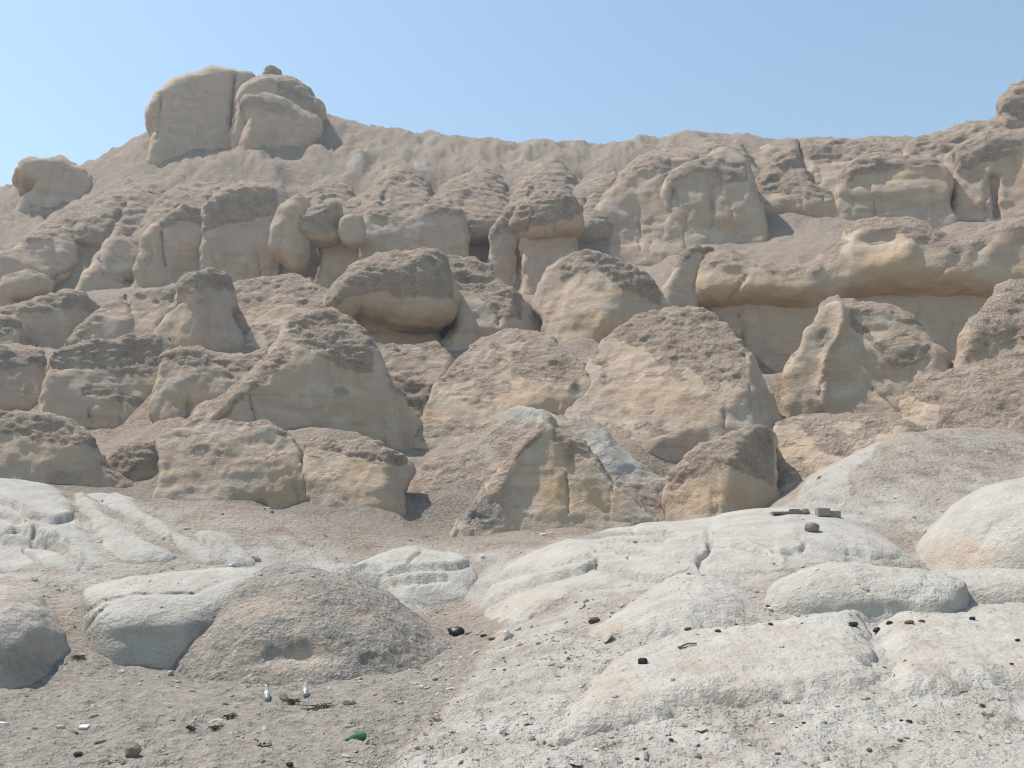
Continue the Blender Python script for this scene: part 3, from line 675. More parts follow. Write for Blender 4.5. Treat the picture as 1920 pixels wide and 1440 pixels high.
rock('rock_outcrop', 'brown layered block with a deep shadowed joint on the right edge of the upper cliff', 59.5, [(1790,460),(1786,400),(1790,345),(1787,312),(1800,291),(1840,271),(1880,264),(1950,254),(2010,300),(2010,460)],
     Tf=.35, R=.18, cuts=0, lean=.05, cth=.4, caps=[([(1785,320),(1830,310),(1870,300),(1920,275),(2010,270)],5,22)], cracks=[([(1862,330),(1868,400)],6,10)], dents=[(1910,360,40,50,9),(1845,325,4,4,5),(1830,400,30,10,6)], crusts=[(1820,340,40,30,.4)], warms=[(1920,330,50,40,.4)], cat='outcrop')
rock('boulder', 'weathered brown boulder topping the skyline at the right edge', 65, [(1882,290),(1878,245),(1875,212),(1884,190),(1905,173),(1935,167),(1985,180),(2000,240),(2000,290)],
     Tf=.4, R=.3, cuts=0, lean=.05, cth=.15, crust=.6, caps=[([(1876,215),(1930,205),(2000,200)],4,14),([(1878,235),(1930,228),(2000,226)],4,12)], dents=[(1905,216,7,4,6)], cat='boulder')
# ---- third tier
rock('boulder', 'lone pale boulder resting on the slope at the left edge below the upper cliff', 53, [(8,548),(14,531),(35,518),(55,515),(76,522),(92,538),(90,547),(70,553),(45,562),(24,566)], Tf=.5, R=.45, foot=False, lean=.1, cth=.4, px=3, whites=[(50,535,30,14,.3)], cat='boulder')
rock('rock_outcrop', 'hazy banded outcrop at the left edge of the third tier', 50, [(-60,740),(-60,600),(20,580),(70,558),(122,543),(160,552),(198,578),(172,605),(130,645),(110,740)],
     Tf=.3, R=.2, lean=.2, cth=.42, caps=[([(-60,610),(60,590),(130,582),(190,588)],3,40)], dents=[(80,650,70,24,6)], cat='outcrop')
rock('rock_outcrop', 'small crusted block on the left edge below the hazy banded outcrop', 46, [(-60,720),(-60,608),(12,595),(38,600),(42,620),(30,650),(32,720)], Tf=.4, R=.25, lean=.05, cth=.45, caps=[([(-60,632),(0,628),(40,620)],4,30)], cat='outcrop')
rock('rock_outcrop', 'sloping fin of pale rock left of a vertical dark joint', 49, [(100,720),(140,645),(168,606),(200,573),(238,546),(242,600),(241,720)], Tf=.35, R=.14, lean=.1, cth=.5, caps=[([(120,670),(170,615),(215,572),(242,560)],3,30)], cat='outcrop')
rock('rock_outcrop', 'pale block with a brown top right of the vertical dark joint', 49, [(244,720),(244,610),(245,548),(262,536),(300,532),(348,540),(352,600),(330,720)], Tf=.35, R=.14, lean=.1, cth=.45, caps=[([(244,565),(285,562),(300,590),(340,570)],3,40)], cat='outcrop')
rock('rock_outcrop', 'two stacked cream bulges like a head on shoulders in the third tier', 47, [(290,740),(298,645),(304,620),(328,592),(342,578),(332,566),(338,541),(358,526),(390,519),(420,523),(437,537),(445,562),(440,586),(430,603),(438,640),(440,740)],
     Tf=.5, R=.33, lean=.03, cth=.45, caps=[([(330,550),(380,547),(440,552)],3,30)], dents=[(375,608,70,10,9),(360,630,60,18,-7),(390,570,40,16,-4)], warms=[(360,640,60,22,.7),(385,570,24,10,.5)], crusts=[(380,565,20,8,.5)], cat='outcrop')
rock('rock_outcrop', 'crusted hump with banded cream hollows beside the stacked bulges', 48.5, [(428,740),(436,610),(440,565),(428,535),(418,521),(450,512),(500,505),(540,505),(580,514),(612,545),(645,575),(668,605),(668,740)],
     Tf=.35, R=.25, lean=.15, cth=.4, caps=[([(440,555),(490,548),(530,550),(560,580),(620,595)],5,28)], dents=[(470,600,30,18,7),(520,580,50,12,-5),(560,612,60,10,6)], warms=[(540,585,60,24,.5)], crusts=[(490,565,30,7,.5)], cat='outcrop')
rock('mushroom_rock', 'big bulbous overhanging rock with a crusted dome and ochre belly', 45, [(612,600),(618,572),(645,540),(664,517),(700,505),(760,495),(800,493),(826,505),(845,538),(853,568),(850,597),(828,622),(800,634),(768,632),(740,626),(705,612),(680,600),(655,612),(630,610)],
     Tf=.6, R=.5, foot=False, lean=.12, cth=.3, lobes=[([(660,760),(665,600),(700,590),(800,600),(850,680),(850,760)],1.0,.4,.3,.6)], caps=[([(612,590),(660,560),(720,548),(780,560),(850,560)],2,16)], dents=[(790,590,60,24,-5),(690,618,40,10,5)], warms=[(790,600,70,26,.8),(645,595,30,12,.6)], cat='rock')
rock('rock_outcrop', 'crusted outcrop hollowed into columns just right of the bulbous overhang', 46.5, [(800,740),(845,650),(850,590),(848,555),(832,520),(812,500),(850,495),(890,497),(920,510),(932,535),(962,560),(992,592),(1005,620),(960,700),(950,740)],
     Tf=.45, R=.28, lean=.12, cth=.35, caps=[([(850,560),(880,555),(905,565),(935,600),(980,605)],4,26)], dents=[(885,590,16,30,8),(912,580,7,30,-6),(930,600,6,30,-6),(880,640,30,20,5)], cracks=[([(922,520),(930,560),(934,610)],4,8)], warms=[(900,640,40,20,.5)], cat='outcrop')
rock('rock_outcrop', 'hollowed cream outcrop with an arched brow and undercut ochre base', 45, [(1040,740),(1035,640),(1022,600),(1008,588),(1008,570),(1015,530),(1030,497),(1060,483),(1100,480),(1132,485),(1180,500),(1216,525),(1237,550),(1246,577),(1235,640),(1200,740)],
     Tf=.4, R=.2, lean=.1, cth=.4, caps=[([(1050,530),(1090,510),(1125,512),(1170,545),(1240,575)],9,26)], cracks=[([(1046,510),(1048,550),(1038,590)],5,8)], dents=[(1085,560,30,34,9),(1150,565,50,16,-4),(1120,600,70,16,-8),(1120,640,90,18,12),(1110,545,8,22,-6)], warms=[(1130,610,70,26,.7),(1160,555,60,14,.5)], whites=[(1065,560,24,34,.2)], cat='outcrop')
rock('rock_outcrop', 'slender pale fin leaning against the end of the long scarp', 46, [(1235,680),(1245,575),(1256,535),(1272,490),(1290,471),(1318,462),(1338,470),(1320,510),(1305,560),(1300,680)], Tf=.6, R=.3, lean=.1, cth=.45, whites=[(1290,510,20,30,.3)], caps=[([(1265,505),(1300,480),(1340,478)],3,14,30)], cat='outcrop')
rock('rock_wall', 'smooth pale undercut wall shaded below the long overhanging scarp', 43, [(1330,900),(1335,620),(1345,560),(1600,555),(2020,555),(2020,900)], ctl=False, cuts=0, Tf=.12, Tb=.3, R=.1, lean=.02, cth=.95, amp=.5, px=5, whites=[(1600,650,400,60,.22)], cracks=[([(1385,590),(1392,640),(1398,700),(1405,775)],3,6)], crusts=[(1480,650,40,12,.25)], cat='rock wall')
rock('rock_scarp', 'long overhanging ochre scarp with a swooping crusted rim at right', 43.5, [(1298,590),(1303,540),(1310,508),(1322,489),(1345,479),(1380,477),(1420,495),(1475,507),(1520,501),(1555,480),(1580,452),(1583,432),(1592,420),(1630,417),(1690,415),(1745,430),(1790,457),(1820,450),(1850,432),(1890,420),(1970,410),(2040,415),(2040,578),(1850,578),(1700,575),(1600,578),(1540,592),(1450,592),(1350,592)],
     Tf=.42, R=.22, ry=.75, foot=False, lean=.16, cth=.42, px=4.5, stre=.8, caps=[([(1310,505),(1345,495),(1400,500),(1470,522),(1530,515),(1575,480)],3,18,60),([(1580,438),(1630,430),(1690,437),(1740,462),(1790,478),(1850,455),(1910,435),(2040,430)],7,26,60)],
     cracks=[([(1398,515),(1375,555),(1350,585)],3,5),([(1780,500),(1700,560)],3,3)], dents=[(1640,450,40,10,9),(1670,500,60,30,-9),(1555,530,24,40,10),(1880,510,60,40,5),(1350,540,40,30,-6),(1470,550,80,20,-5),(1700,470,20,16,-6)],
     warms=[(1450,560,120,40,.75),(1350,550,50,40,.5),(1660,520,90,40,.85),(1850,540,120,40,.75),(1690,470,60,14,.4)], whites=[(1640,445,50,9,.3),(1560,500,16,30,.3)], cat='scarp')

# ---- crusted spurs running down from the ridge
SPUR = [("broad crusted spur left of a pale chute below the ridge", 65, [(670,430),(690,360),(715,315),(740,292),(765,300),(785,325),(805,355),(825,430)]),
 ("steep crusted spur right of a pale chute below the ridge", 65.5, [(795,430),(815,370),(840,335),(870,310),(900,300),(925,315),(945,345),(970,430)]),
 ("crust hood sitting above the broad brown cliff face", 63, [(735,440),(760,392),(790,365),(820,361),(850,380),(880,440)]),
 ("crusted spur above the hanging bulb and mushroom rocks", 65, [(550,430),(575,360),(600,330),(620,320),(645,335),(665,365),(700,430)]),
 ("low crust hood just right of the egg shaped block", 63.5, [(630,440),(655,378),(680,353),(705,354),(735,382),(755,440)]),
 ("tall crusted spur above the recessed narrow wall", 65, [(945,430),(965,350),(990,310),(1015,290),(1050,292),(1075,320),(1088,360),(1100,430)]),
 ("slanting crusted spur behind the large mushroom rock", 63.5, [(1030,440),(1055,375),(1090,335),(1130,315),(1165,322),(1160,370),(1140,440)]),
 ("rounded crusted spur above the cream bulging block", 65, [(262,460),(290,390),(330,347),(380,332),(430,337),(450,365),(475,450)]),
 ("wide crusted spur above the smooth cliff block", 65.5, [(375,430),(410,360),(450,331),(500,326),(540,345),(562,385),(580,440)]),
 ("sloping crusted shoulder below the summit knob", 67, [(140,450),(180,380),(230,342),(280,322),(320,335),(335,380),(335,450)]),
 ("hazy crusted shoulder below the beak shaped rock", 65.5, [(50,470),(100,402),(150,372),(200,367),(232,400),(250,460)]),
 ("smooth crusted swell on the skyline left of the flat topped mass", 69, [(1130,380),(1170,318),(1210,282),(1260,266),(1320,258),(1375,256),(1402,275),(1410,380)])]
for _i, (_l, _d, _o) in enumerate(SPUR):
    rock('rock_spur', _l, _d, _o, Tf=.55, Tb=.6, R=.55, lean=.75, cth=.0, crust=.7, side=.8, amp=.85, cuts=0, cat='spur',
         cracks=[([(_o[2][0] + 8, _o[2][1] + 40), (_o[1][0] + 22, _o[1][1] + 60)], 5, 5)], whites=[((_o[0][0] + _o[3][0]) / 2 + 10, _o[2][1] + 60, 14, 18, .3)])
def rock2(*a, **k):
    k.setdefault('flare', .6); rock(*a, **k)
# ---- second tier
rock2('rock_outcrop', 'pale block with a flat crusted top on the left edge of the second tier', 40, [(-60,860),(-60,668),(30,657),(70,657),(86,670),(91,700),(92,860)], Tf=.35, R=.12, lean=.05, cth=.45, caps=[([(-60,698),(40,694),(92,684)],4,40)], crusts=[(40,740,22,14,.4)], cat='outcrop')
rock2('rock_outcrop', 'broad cream block with a wavy crusted lip and a brown streak across its face', 39, [(90,880),(92,760),(91,690),(102,662),(140,648),(200,642),(260,636),(302,638),(328,655),(330,700),(330,900),(180,900)],
     Tf=.35, R=.16, lean=.06, cth=.42, caps=[([(92,700),(140,690),(180,692),(215,705),(250,714),(305,716)],6,26)], crusts=[([(150,728),(200,724),(250,742),(305,760),(303,772),(260,768),(200,745),(150,742)],.8)], warms=[(230,830,70,50,.45),(250,745,60,40,.25)], cat='outcrop')
rock2('rock_outcrop', 'narrow pale buttress with a small cap between two large cream blocks', 37.5, [(308,860),(302,800),(297,740),(293,708),(302,672),(330,656),(360,653),(386,665),(398,684),(440,722),(445,790),(430,860)],
     Tf=.35, R=.18, lean=.05, cth=.5, caps=[([(293,684),(340,682),(392,690)],4,24)], dents=[(380,770,50,30,7)], crusts=[(370,710,24,20,.35),(420,715,30,20,.4)], cat='outcrop')
rock2('rock_outcrop', 'large crusted butte with a slanting ridge and a bright cream face in the second tier', 36.5, [(372,900),(388,800),(425,760),(462,722),(492,690),(515,652),(538,618),(570,603),(605,597),(640,603),(682,632),(703,680),(707,730),(704,900)],
     Tf=.42, R=.22, lean=.1, cth=.3, caps=[([(540,640),(590,665),(640,690),(700,706)],6,26)], ridges=[([(390,795),(440,745),(500,690),(540,650)],10,12)], cracks=[([(467,740),(478,790)],3,5)], dents=[(450,690,40,12,8),(640,735,22,8,-4)],
     crusts=[(640,735,22,9,.7),([(400,790),(450,740),(540,650),(550,665),(460,745),(410,795)],.8)], warms=[(670,750,30,70,.3),(560,700,20,30,.4)], whites=[(600,790,80,40,.15)], cat='outcrop')
rock2('rock_outcrop', 'low crusted saddle joining the narrow buttress to the large crusted butte', 38.3, [(384,860),(388,720),(393,676),(410,665),(450,668),(490,652),(530,630),(545,700),(545,860)],
     Tf=.3, R=.2, lean=.2, cth=.2, crust=.35, caps=[([(390,690),(440,700),(500,690)],3,20)], dents=[(440,690,40,8,5)], cat='outcrop')
rock2('rock_outcrop', 'shaded flank with a hanging brown crust flap behind the bright cream face', 38.5, [(680,920),(690,780),(690,680),(672,640),(640,604),(690,622),(720,640),(780,640),(815,630),(832,650),(850,682),(846,730),(832,770),(815,920)],
     Tf=.3, R=.2, lean=.12, cth=.4, caps=[([(700,745),(740,765),(770,750),(800,775),(815,770)],5,16,60)], crusts=[([(705,700),(740,730),(790,765),(780,775),(730,770),(705,740)],.8),(770,665,50,14,.4)], cat='outcrop')
rock2('rock_outcrop', 'pointed arch shaped outcrop with a rounded lobe against its cream front', 37, [(805,900),(817,800),(822,735),(835,697),(860,660),(886,630),(915,618),(945,612),(985,613),(1012,618),(1050,645),(1082,680),(1100,705),(1105,800),(1100,900)],
     Tf=.32, R=.22, lean=.1, cth=.4, lobes=[([(905,880),(898,780),(888,712),(890,690),(902,670),(926,657),(950,664),(970,690),(990,720),(1000,880)],-1.0,.5,.3,.6)], caps=[([(960,715),(1000,712),(1040,715),(1085,740)],5,18,60),([(822,735),(860,718),(890,712)],3,16,30)],
     dents=[(980,670,30,20,5)], cracks=[([(868,735),(890,725)],3,3)], warms=[(1040,760,70,30,.5),(940,750,60,50,.4)], crusts=[(1050,690,40,20,.4),(845,690,20,30,.3)], cat='outcrop')
rock2('rock_outcrop', 'tall pale butte with a jagged dripping brown crust over its smooth face', 35.5, [(1075,860),(1086,790),(1090,742),(1097,698),(1112,668),(1130,641),(1150,616),(1180,590),(1210,576),(1240,573),(1290,578),(1326,590),(1356,615),(1386,650),(1402,700),(1412,760),(1415,900),(1260,960),(1120,900)],
     apron=False, Tf=.38, R=.24, lean=.12, cth=.42, rag=13, caps=[([(1140,632),(1165,640),(1190,655),(1213,657),(1233,682),(1253,673),(1267,708),(1287,690),(1313,707),(1337,731),(1357,713),(1400,735)],4,18)],
     ridges=[([(1145,635),(1135,700),(1120,775)],7,10)], cracks=[([(1393,610),(1400,680),(1408,770)],3,4)], dents=[(1260,870,90,40,10)], whites=[(1240,740,80,60,.16)], warms=[(1290,790,50,30,.2)], cat='outcrop')
rock2('rock_outcrop', 'sharp peaked butte with a folded cream face standing before the undercut wall', 36, [(1468,880),(1475,800),(1477,740),(1481,700),(1500,660),(1520,620),(1540,582),(1560,571),(1575,562),(1584,574),(1620,577),(1670,585),(1708,600),(1722,620),(1742,652),(1775,695),(1790,780),(1790,880)],
     apron=False, Tf=.4, R=.14, cuts=0, lean=.16, cth=.45, caps=[([(1590,600),(1620,590),(1660,592),(1718,618)],3,12,24),([(1592,612),(1625,640),(1660,680),(1700,690),(1745,670)],4,14,30)], ridges=[([(1575,568),(1582,610),(1545,680),(1543,760)],9,14),([(1582,610),(1640,660),(1660,685)],8,8)],
     dents=[(1640,620,40,14,5),(1600,740,40,30,6),(1690,700,40,30,5)], cracks=[([(1625,720),(1660,750),(1690,780)],3,4)], crusts=[(1540,620,20,50,.6),([(1640,640),(1720,622),(1730,640),(1720,665),(1690,685),(1660,680)],.75)], warms=[(1580,680,36,20,.5)], cat='outcrop')
rock2('rock_outcrop', 'rounded brown stack rising behind the crusted slope at the right edge', 33, [(1815,760),(1819,690),(1820,640),(1830,606),(1850,580),(1865,555),(1880,541),(1912,530),(1990,528),(2030,600),(2030,760)],
     Tf=.4, R=.25, lean=.1, cth=.3, caps=[([(1820,640),(1880,625),(1940,640),(2030,650)],3,16)], crust=.45, dents=[(1895,648,20,7,6),(1880,590,40,8,4)], cat='outcrop')
def rock3(*a, **k):
    k.setdefault('flare', .16); rock(*a, **k)
# ---- first tier
rock3('rock_outcrop', 'low rounded outcrop with a thick crusted lip at the left edge behind the white slab', 29.5, [(-60,1000),(-60,788),(20,775),(70,778),(112,790),(150,810),(174,838),(186,862),(208,888),(255,925),(262,1000)],
     Tf=.4, R=.28, lean=.1, cth=.4, caps=[([(-60,812),(35,815),(62,828),(117,833),(190,845)],6,22)], cracks=[([(30,840),(50,890),(48,920)],4,6)], dents=[(100,910,80,16,6)], crusts=[(130,890,60,14,.35)], cat='outcrop')
rock3('rock_outcrop', 'low ragged rubble hump between two blocks of the front row', 31, [(196,990),(204,872),(215,846),(240,838),(290,835),(315,850),(320,990)], Tf=.6, R=.4, lean=.25, cth=.0, crust=.6, gravel=.3, cat='outcrop')
rock3('rock_outcrop', 'flat topped tan block with a dark shaded foot in the front row', 28.5, [(312,1040),(306,900),(300,850),(294,816),(320,800),(360,792),(420,788),(480,790),(512,800),(542,820),(562,848),(572,890),(584,930),(594,975),(580,1040)],
     Tf=.35, R=.2, lean=.03, cth=.5, caps=[([(294,812),(360,800),(430,797),(505,800),(540,825)],4,14,30)], dents=[(420,945,100,26,12),(430,840,80,12,-4)], crusts=[([(330,815),(400,812),(440,850),(400,860),(350,845)],.5)], cracks=[([(530,830),(545,880),(560,930)],4,4)], warms=[(530,900,36,50,.5),(320,880,20,30,.3)], cat='outcrop')
rock3('rock_outcrop', 'small tan block with a torn overhanging crust right of a dark crevice', 28.2, [(600,1040),(590,940),(578,895),(567,852),(564,826),(580,813),(605,810),(642,825),(682,820),(722,835),(760,860),(776,882),(766,905),(750,960),(740,1040)],
     Tf=.4, R=.22, lean=.08, cth=.4, caps=[([(568,845),(600,850),(650,858),(690,866),(765,875)],7,18)], warms=[(690,880,60,20,.6),(680,935,40,16,.4)], dents=[(650,920,12,20,5)], cat='outcrop')
rock3('rock_ridge', 'smooth bleached saddle ridge rising behind the pointed cone', 31, [(700,1080),(745,960),(775,900),(792,862),(850,836),(900,800),(930,766),(960,752),(985,752),(1020,765),(1060,790),(1090,781),(1120,786),(1160,830),(1200,870),(1248,905),(1275,960),(1280,1080)],
     Tf=.4, R=.35, lean=.45, cth=.3, px=4.5, white=.3, whites=[(1000,775,80,22,.5),(1130,830,70,40,.45),(1180,880,60,40,.45),(880,840,60,20,.2)], crusts=[(880,900,90,30,.3),(860,850,40,14,.3)], dents=[(1185,885,30,8,6),(1060,840,40,30,5)], gravel=.2, cat='ridge')
rock3('rock_pinnacle', 'pointed cone rock with torn crust and ochre faces in the front row', 26.5, [(800,1080),(850,1000),(895,940),(930,895),(950,868),(975,836),(1000,810),(1017,780),(1031,782),(1041,801),(1070,815),(1100,838),(1122,862),(1142,900),(1175,922),(1200,952),(1235,1000),(1260,1080)],
     Tf=.42, R=.08, px=3.4, cuts=0, amp=.8, lean=.34, cth=.5, caps=[([(1035,830),(1070,838),(1110,860),(1150,915)],5,16,40),([(940,900),(985,845),(1020,815)],3,16,40)], ridges=[([(1020,790),(975,850),(935,920)],12,10),([(1030,800),(1075,850),(1110,920)],10,8),([(1030,800),(1045,835)],8,7)],
     dents=[(985,920,26,50,10),(1065,920,12,40,4)], warms=[(1040,910,18,60,.8),(1100,930,60,50,.65),(1020,915,10,12,.6)], crusts=[(1075,850,24,30,.6),(930,930,40,60,.6),(1190,970,24,40,.5)], gravels=[(900,960,50,50,.7)], cracks=[([(1062,890),(1066,960)],3,4)], cat='pinnacle')
rock3('rock_outcrop', 'squat ochre dome with a crusted back in the hollow right of the cone', 26.5, [(1247,1060),(1250,980),(1250,922),(1264,890),(1285,860),(1330,831),(1370,813),(1410,805),(1442,808),(1455,830),(1450,880),(1440,1060)],
     Tf=.45, R=.35, lean=.15, cth=.3, caps=[([(1250,925),(1290,905),(1340,880),(1390,885),(1450,910)],5,18)], warms=[(1370,940,90,40,.9)], crusts=[(1290,930,30,24,.4)], cracks=[([(1338,910),(1337,960)],3,3)], cat='outcrop')
rock3('rock_outcrop', 'crusted wedge rock leaning out of the brown slope at right', 26.6, [(1385,1040),(1412,930),(1430,870),(1448,815),(1457,786),(1480,778),(1520,783),(1580,788),(1640,787),(1692,792),(1740,820),(1740,960),(1500,1040)],
     Tf=.35, R=.25, lean=.2, cth=.4, caps=[([(1455,800),(1500,800),(1540,850),(1600,870)],4,20,60)], ctl=False, dents=[(1474,790,10,4,6)], ridges=[([(1460,790),(1480,830),(1430,920)],9,8)], warms=[(1540,830,40,14,.3)], cat='outcrop')
rock3('rock_outcrop', 'broad crusted hump with a jutting ochre lip at the top of the right slope', 27.5, [(1700,940),(1698,800),(1690,770),(1687,742),(1700,716),(1730,696),(1790,685),(1850,680),(1940,668),(2020,672),(2080,760),(2080,940)],
     ctl=False, Tf=.45, R=.35, lean=.45, cth=.05, crust=.45, caps=[([(1687,752),(1710,745),(1760,760)],5,18)], ridges=[([(1740,720),(1820,715),(1920,740)],10,6)], warms=[(1705,760,20,14,.7)], whites=[(1830,770,60,20,.2)], gravel=.25, cat='outcrop')
# ---- bleached mounds
def mound(label, D, outline, **k):
    d = dict(cuts=0, white=.8, cth=2.0, amp=.35, lean=0.05, px=4.2, ry=1.0, cat='mound'); d.update(k)
    h = (k['base'] - min(p[1] for p in outline)) * D / FPX
    d.setdefault('Rm', max(.5, h * .95)); d.setdefault('Tbm', d['Tfm'])
    return rock('rock_mound', label, D, outline, **d)
S1, S2, S3 = [(140,945),(160,930),(230,985),(330,1050),(250,1060),(200,1040)], [(150,928),(230,930),(330,1000),(430,1050),(370,1055),(300,1010)], [(360,1000),(430,1010),(470,1045),(470,1062),(420,1060)]
mound('near grey dome with a crumbling face on the left edge of the sandy hollow', 14.4, [(-220,1400),(-220,1130),(-80,1098),(0,1098),(45,1108),(85,1128),(112,1160),(128,1195),(136,1240),(140,1290),(140,1400)], base=1300, Tfm=2.0, white=.55, gravels=[(40,1250,90,50,.55)], amp=.9, dents=[(90,1230,24,22,6)])
mound('white cracked shoulder with a smooth rounded snout beside the gully', 17.2, [(140,1330),(150,1210),(155,1150),(160,1110),(175,1098),(220,1088),(280,1078),(350,1070),(420,1066),(470,1066),(530,1068),(600,1090),(620,1330)], base=1215, Tfm=2.6, Rm=.9,
      cracks=[([(160,1150),(190,1128),(240,1118),(290,1113),(360,1117)],3,8),([(360,1117),(340,1100),(345,1080)],2.5,5),([(360,1117),(420,1090),(470,1075)],3,6),([(165,1180),(185,1150),(215,1125)],3,6)], dents=[(250,1195,60,14,7)], warms=[(240,1205,60,10,.6)], gravels=[(500,1130,90,60,.7),(400,1180,60,50,.6)])
mound('broad grey rubble dome with a scooped shaded hollow above two bottles', 17.0, [(225,1420),(255,1300),(290,1220),(340,1160),(390,1110),(440,1080),(500,1068),(560,1066),(620,1073),(680,1092),(730,1115),(780,1150),(830,1185),(880,1205),(940,1260),(960,1420)], base=1275, Tfm=3.2, p2=1.7, white=.45, gravel=.6,
      whites=[(480,1074,140,10,.6),(350,1150,50,70,.45)], amp=1.0, dents=[(560,1240,110,26,16),(480,1175,40,30,-4)], gravels=[(560,1240,100,24,-.25)])
mound('long smooth white roll like a loaf with a shaded underside', 14.0, [(1412,1280),(1424,1150),(1440,1112),(1468,1084),(1505,1066),(1550,1058),(1600,1058),(1680,1064),(1740,1072),(1790,1082),(1812,1100),(1814,1150),(1814,1280)], base=1165, Tfm=1.2, Tbm=3.0, Rm=.6, p2=2.6, fill=.2, dents=[(1620,1150,160,18,6),(1560,1080,60,20,3),(1720,1090,40,16,-3)], amp=.8)
mound('low white roll continuing beyond the joint at the right edge', 14.3, [(1730,1270),(1735,1140),(1750,1086),(1800,1070),(1900,1068),(2000,1072),(2080,1080),(2080,1270)], base=1145, Tfm=1.0, Tbm=3.0, Rm=.5, p2=2.6, fill=.2, amp=.4)
mound('big pale dome with a brown gully down its side at the right edge', 18.5, [(1690,1250),(1702,1080),(1712,1040),(1735,1000),(1775,958),(1820,925),(1870,905),(1925,895),(2000,890),(2080,920),(2140,1000),(2150,1250)], base=1085, Tfm=3.2, whites=[(1820,1040,100,30,-.35)], cracks=[([(1930,950),(1860,990),(1825,1040)],9,3)], dents=[(1870,950,40,10,4)], gravels=[(1800,1040,70,20,.35),(1880,975,50,10,.3)])

# ---- bleached slabs lying on the slope
slab('white slab split by curving cracks into plates at the left edge', [(-200,1090),(-200,920),(-60,890),(0,885),(60,890),(105,910),(125,935),(150,980),(180,1020),(205,1055),(190,1068),(100,1072),(0,1074)], .16, .5, rag=.04, yfar=25.5,
     cracks=[([(0,940),(30,955),(60,975),(100,980),(140,970)],3,7),([(0,965),(40,985),(70,1000),(60,1012)],3,7),([(30,998),(90,1020),(130,1035)],3,7),([(0,1015),(50,1022),(110,1023)],3,6),([(45,1030),(70,1050),(85,1075)],3,7),([(60,1020),(110,1030),(160,1065)],3,7),([(0,1005),(30,1000)],3,6)],
     gravels=[(80,915,60,8,.4),(100,1010,16,6,.4)])
slab('narrow white slab sloping down beside the gravel seam of the cracked slab', [(140,945),(160,930),(230,985),(300,1030),(330,1050),(250,1062),(205,1045),(185,1010)], .15, .4, rag=.05, yfar=27, warms=[(200,1040,40,14,.3)])
slab('long thin white slab running diagonally down the brown mound', [(155,928),(230,929),(290,970),(350,1005),(420,1045),(430,1056),(370,1055),(300,1010),(220,960)], .11, .3, rag=.05, yfar=28, cracks=[([(320,1010),(360,1050)],3,6)])
slab('short broken white slab at the foot of the brown mound', [(360,1000),(430,1008),(470,1045),(472,1062),(420,1060),(385,1035)], .14, .3, rag=.05, yfar=26, cracks=[([(385,1010),(430,1050)],3,5)])
slab('smooth white slab with parallel cracks in the middle hollow', [(632,1085),(655,1070),(690,1050),(740,1036),(790,1032),(830,1040),(880,1052),(895,1075),(880,1110),(860,1130),(800,1140),(740,1125),(710,1100)], .32, 1.2, rag=.04, yfar=25,
      cracks=[([(715,1085),(760,1072),(830,1068),(880,1058)],3,5),([(765,1062),(775,1045),(790,1035)],2.5,4),([(715,1100),(770,1090),(840,1085)],3,5),([(640,1080),(690,1060)],2.5,3)], warms=[(780,1125,80,14,.3)])
slab('wide white dome of cracked plates stretching to the concrete blocks', [(905,1165),(900,1135),(930,1085),(965,1057),(1010,1035),(1080,1015),(1160,1000),(1260,986),(1360,970),(1460,955),(1540,960),(1620,985),(1690,1030),(1700,1055),(1600,1056),(1450,1075),(1330,1085),(1200,1100),(1080,1115),(1010,1150),(960,1175)], .22, 1.0, rag=.05, bump=.6, yfar=24,
      cracks=[([(930,1090),(990,1075),(1060,1060),(1110,1048)],3,5),([(905,1140),(960,1110),(1020,1090),(1090,1072),(1120,1055)],3,7),([(1110,1060),(1180,1080),(1230,1090),(1300,1078)],3,5),([(1160,1035),(1250,1040),(1310,1050)],3,5),([(1320,1075),(1310,1050),(1330,1030),(1330,1015)],3.5,7),
              ([(1330,1015),(1260,1005),(1190,1003)],3,5),([(1330,1020),(1400,1025),(1460,1055),(1480,1065)],3,6),([(1180,1045),(1160,1030),(1120,1035)],3,4),([(1450,1040),(1500,1035),(1510,1020)],3,4),([(1340,1000),(1420,1000),(1500,1010)],3,3),([(1590,1035),(1640,1050),(1690,1052)],3,5),([(1130,1020),(1250,1015)],2.5,3)],
      gravels=[(1100,1005,130,10,.6),(1120,1100,120,14,.35)], whites=[(1000,1130,70,30,-.2)], warms=[(960,1140,60,30,.25)])
slab('small low white dome beside the sandy gap in front of the cracked plates', [(1090,1200),(1140,1170),(1180,1135),(1230,1105),(1290,1092),(1350,1092),(1395,1105),(1412,1135),(1400,1165),(1330,1185),(1220,1200)], .3, 1.2, yfar=17, rag=.06, bump=1.0, whites=[(1130,1190,60,30,-.25)])
slab('front white slab with a crumbling lower lip left of the gravel channel', [(1015,1400),(1060,1340),(1110,1290),(1180,1240),(1270,1205),(1380,1188),(1500,1175),(1590,1170),(1632,1175),(1640,1230),(1650,1300),(1560,1318),(1450,1328),(1350,1338),(1250,1355),(1150,1385),(1080,1402)], .2, .35, yfar=14, bump=1.2, rag=.07, white=.7)
slab('front white slab with a ragged edge right of the gravel channel', [(1665,1310),(1655,1240),(1650,1180),(1680,1165),(1750,1155),(1830,1148),(1920,1145),(2060,1145),(2120,1200),(2120,1300),(1920,1295),(1850,1300),(1750,1318)], .2, .35, yfar=14, bump=1.2, rag=.07, white=.7)

